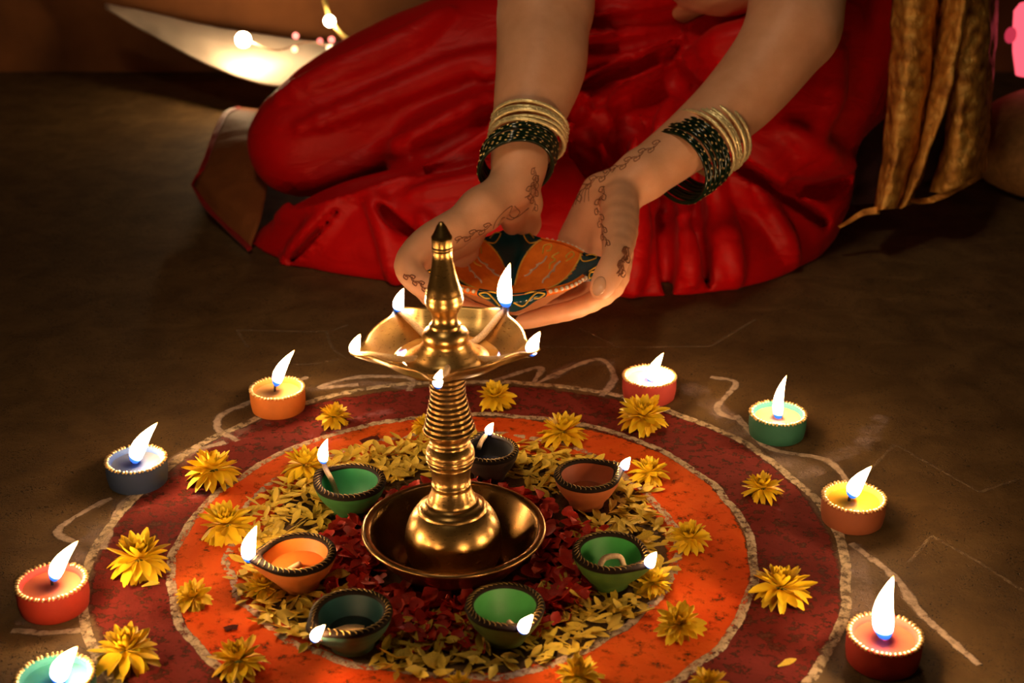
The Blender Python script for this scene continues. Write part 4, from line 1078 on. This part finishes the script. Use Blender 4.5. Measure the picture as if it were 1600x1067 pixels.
strip('pallu_hem', [[P(1408, 308, 1.55), P(1440, 310, 1.56), P(1470, 300, 1.55), P(1532, 262, 1.58)], [P(1408, 314, 1.545), P(1445, 318, 1.555), P(1480, 308, 1.545), P(1534, 278, 1.575)]], M['brocade'], person, wrinkle=.002)
strip('pleat_shade', [[P(1350, -40, 1.70), P(1400, -40, 1.72), P(1480, -40, 1.74), P(1560, -40, 1.76)], [P(1345, 150, 1.64), P(1400, 150, 1.66), P(1480, 150, 1.68), P(1550, 150, 1.72)], [P(1330, 320, 1.57), P(1400, 315, 1.59), P(1480, 300, 1.62), P(1540, 260, 1.66)]],
      simple('pleat_shade_dark', (.03, .004, .004), .8), person, label='dark sheet standing in for the shade inside the hanging sari end')  # near-black sheet: shade between the gold pleats put into the colour
strip('pallu_border', [[P(1283, 378, 1.60), P(1290, 378, 1.60)], [P(1291, 430, 1.50), P(1300, 428, 1.50)], [P(1303, 472, 1.415), P(1310, 470, 1.415)]], M['red_dark'], person, wrinkle=.001)

# sheer orange cloth end spread on the floor at the left
sheer = empty('sheer_cloth', (-.33, 1.7, 0), label='thin orange sheer cloth with dark red edge beside the sari at left', cat='cloth')
g = lambda x, y, z: ground(x, y, z)
strip('cloth_panel', [[g(302, 290, .03), g(345, 345, .012), g(392, 385, .006)], [g(318, 262, .05), g(360, 300, .04), g(410, 330, .03)], [g(350, 185, .065), g(390, 200, .07), g(430, 220, .06)], [g(375, 168, .02), g(410, 172, .02), g(440, 180, .02)]],
      M['sheer'], sheer, wrinkle=.006, th=.001)
strip('edge_border', [[g(298, 288, .031), g(306, 288, .031)], [g(313, 260, .052), g(322, 258, .052)], [g(345, 182, .067), g(354, 182, .067)], [g(372, 166, .021), g(378, 170, .021)]], M['red_dark'], sheer, wrinkle=.002, th=.002)
strip('edge_border', [[g(298, 288, .031), g(304, 284, .031)], [g(318, 322, .020), g(324, 318, .020)], [g(345, 350, .012), g(352, 346, .012)], [g(388, 392, .006), g(394, 388, .006)]], M['red_dark'], sheer, wrinkle=.002, th=.002)

# ------------------------------------------------------------------ background: white cloth, string lights, glow
strip('white_sheet', [
    [P(164, 6, 2.34), P(240, 22, 2.33), P(330, 42, 2.31), P(420, 56, 2.30), P(500, 66, 2.29), P(590, 72, 2.28), P(700, 74, 2.28)],
    [P(165, 10, 2.33), P(235, 36, 2.30), P(325, 66, 2.25), P(415, 86, 2.22), P(500, 94, 2.18), P(590, 98, 2.16), P(700, 98, 2.15)],
    [P(166, 13, 2.32), P(232, 52, 2.28), P(318, 98, 2.20), P(405, 130, 2.12), P(490, 138, 2.05), P(590, 140, 2.0), P(700, 140, 2.0)]],
    M['white_cloth'], None, wrinkle=.006, th=.003)
ws = bpy.data.objects['white_sheet']; tag(ws, 'pale cloth sheet draped low along the back wall behind the sari', 'cloth')
strl = empty('string_lights', P(515, 33, 2.15), label='string of small glowing bulbs on a yellow wire above the white cloth', cat='string lights')
v_, f_ = tube(bez([P(498, -40, 2.2), P(508, 5, 2.16), P(517, 30, 2.15), P(535, 55, 2.13), P(562, 70, 2.12), P(585, 76, 2.12), P(600, 60, 2.14)], 8), .0035, 8)
mesh_obj('wire', v_, f_, simple('yellow_wire', (.75, .50, .12), .5), strl)
v_, f_ = tube(bez([P(380, 60, 2.17), P(430, 78, 2.14), P(480, 66, 2.14), P(520, 74, 2.12), P(570, 76, 2.12)], 8), .0015, 6)
mesh_obj('wire', v_, f_, simple('thin_pale_wire', (.6, .4, .25), .5), strl)
for (x, y, Y, r, c, s) in [(380, 62, 2.16, .0115, (1, .66, .34), 210), (515, 33, 2.135, .0085, (1, .80, .52), 60), (462, 56, 2.13, .005, (1, .25, .18), 3), (460, 77, 2.11, .005, (1, .6, .3), 3),
                        (500, 64, 2.12, .0045, (1, .2, .15), 2.2), (518, 62, 2.12, .005, (1, .22, .16), 3), (516, 76, 2.10, .006, (1, .7, .35), 3.5), (560, 76, 2.10, .006, (1, .3, .18), 2.5)]:
    vb, fb = ball(P(x, y, Y), r, 16, 10); mesh_obj('bulb', vb, fb, emit_mat('bulb_glow', c, s), strl)
# pink lantern at the right edge
lan = empty('pink_lantern', P(1612, 60, 1.9), label='glowing pink lantern cut off by the right edge behind the sari end', cat='lantern')
c = P(1612, 60, 1.92); vv, ff = lathe([(.0, -.05), (.014, -.05), (.022, -.02), (.026, .01), (.028, .035), (.022, .045), (0, .045)], 32, c)
mesh_obj('lantern_body', vv, ff, emit_mat('pink_glow', (1, .10, .14), 1.6), lan)
vb, fb = ball(P(1579, 55, 1.88), (.008, .006, .011), 12, 8); mesh_obj('hanging_bead', vb, fb, emit_mat('pink_bead_glow', (1, .06, .12), .55), lan)
# rounded tan cushion at the right edge
cu = SDF((.58, 1.55, -.01), (1.0, 2.1, .30), .008)
pc = P(1690, 300, 1.80); cu.ell((pc.x, pc.y, .045), (.155, .16, .080), .03); cu.g[:, :, 0:2] = .5
V, F = cu.mesh(); V = relax(V, F, 2); V[:, 2] = np.maximum(V[:, 2], .001)
o = fast_mesh('cushion', V, F, simple('tan_fabric', (.36, .17, .05), .7, bmp=.3)); tag(o, 'plain tan rounded cushion on the floor cut off by the right edge', 'cushion')
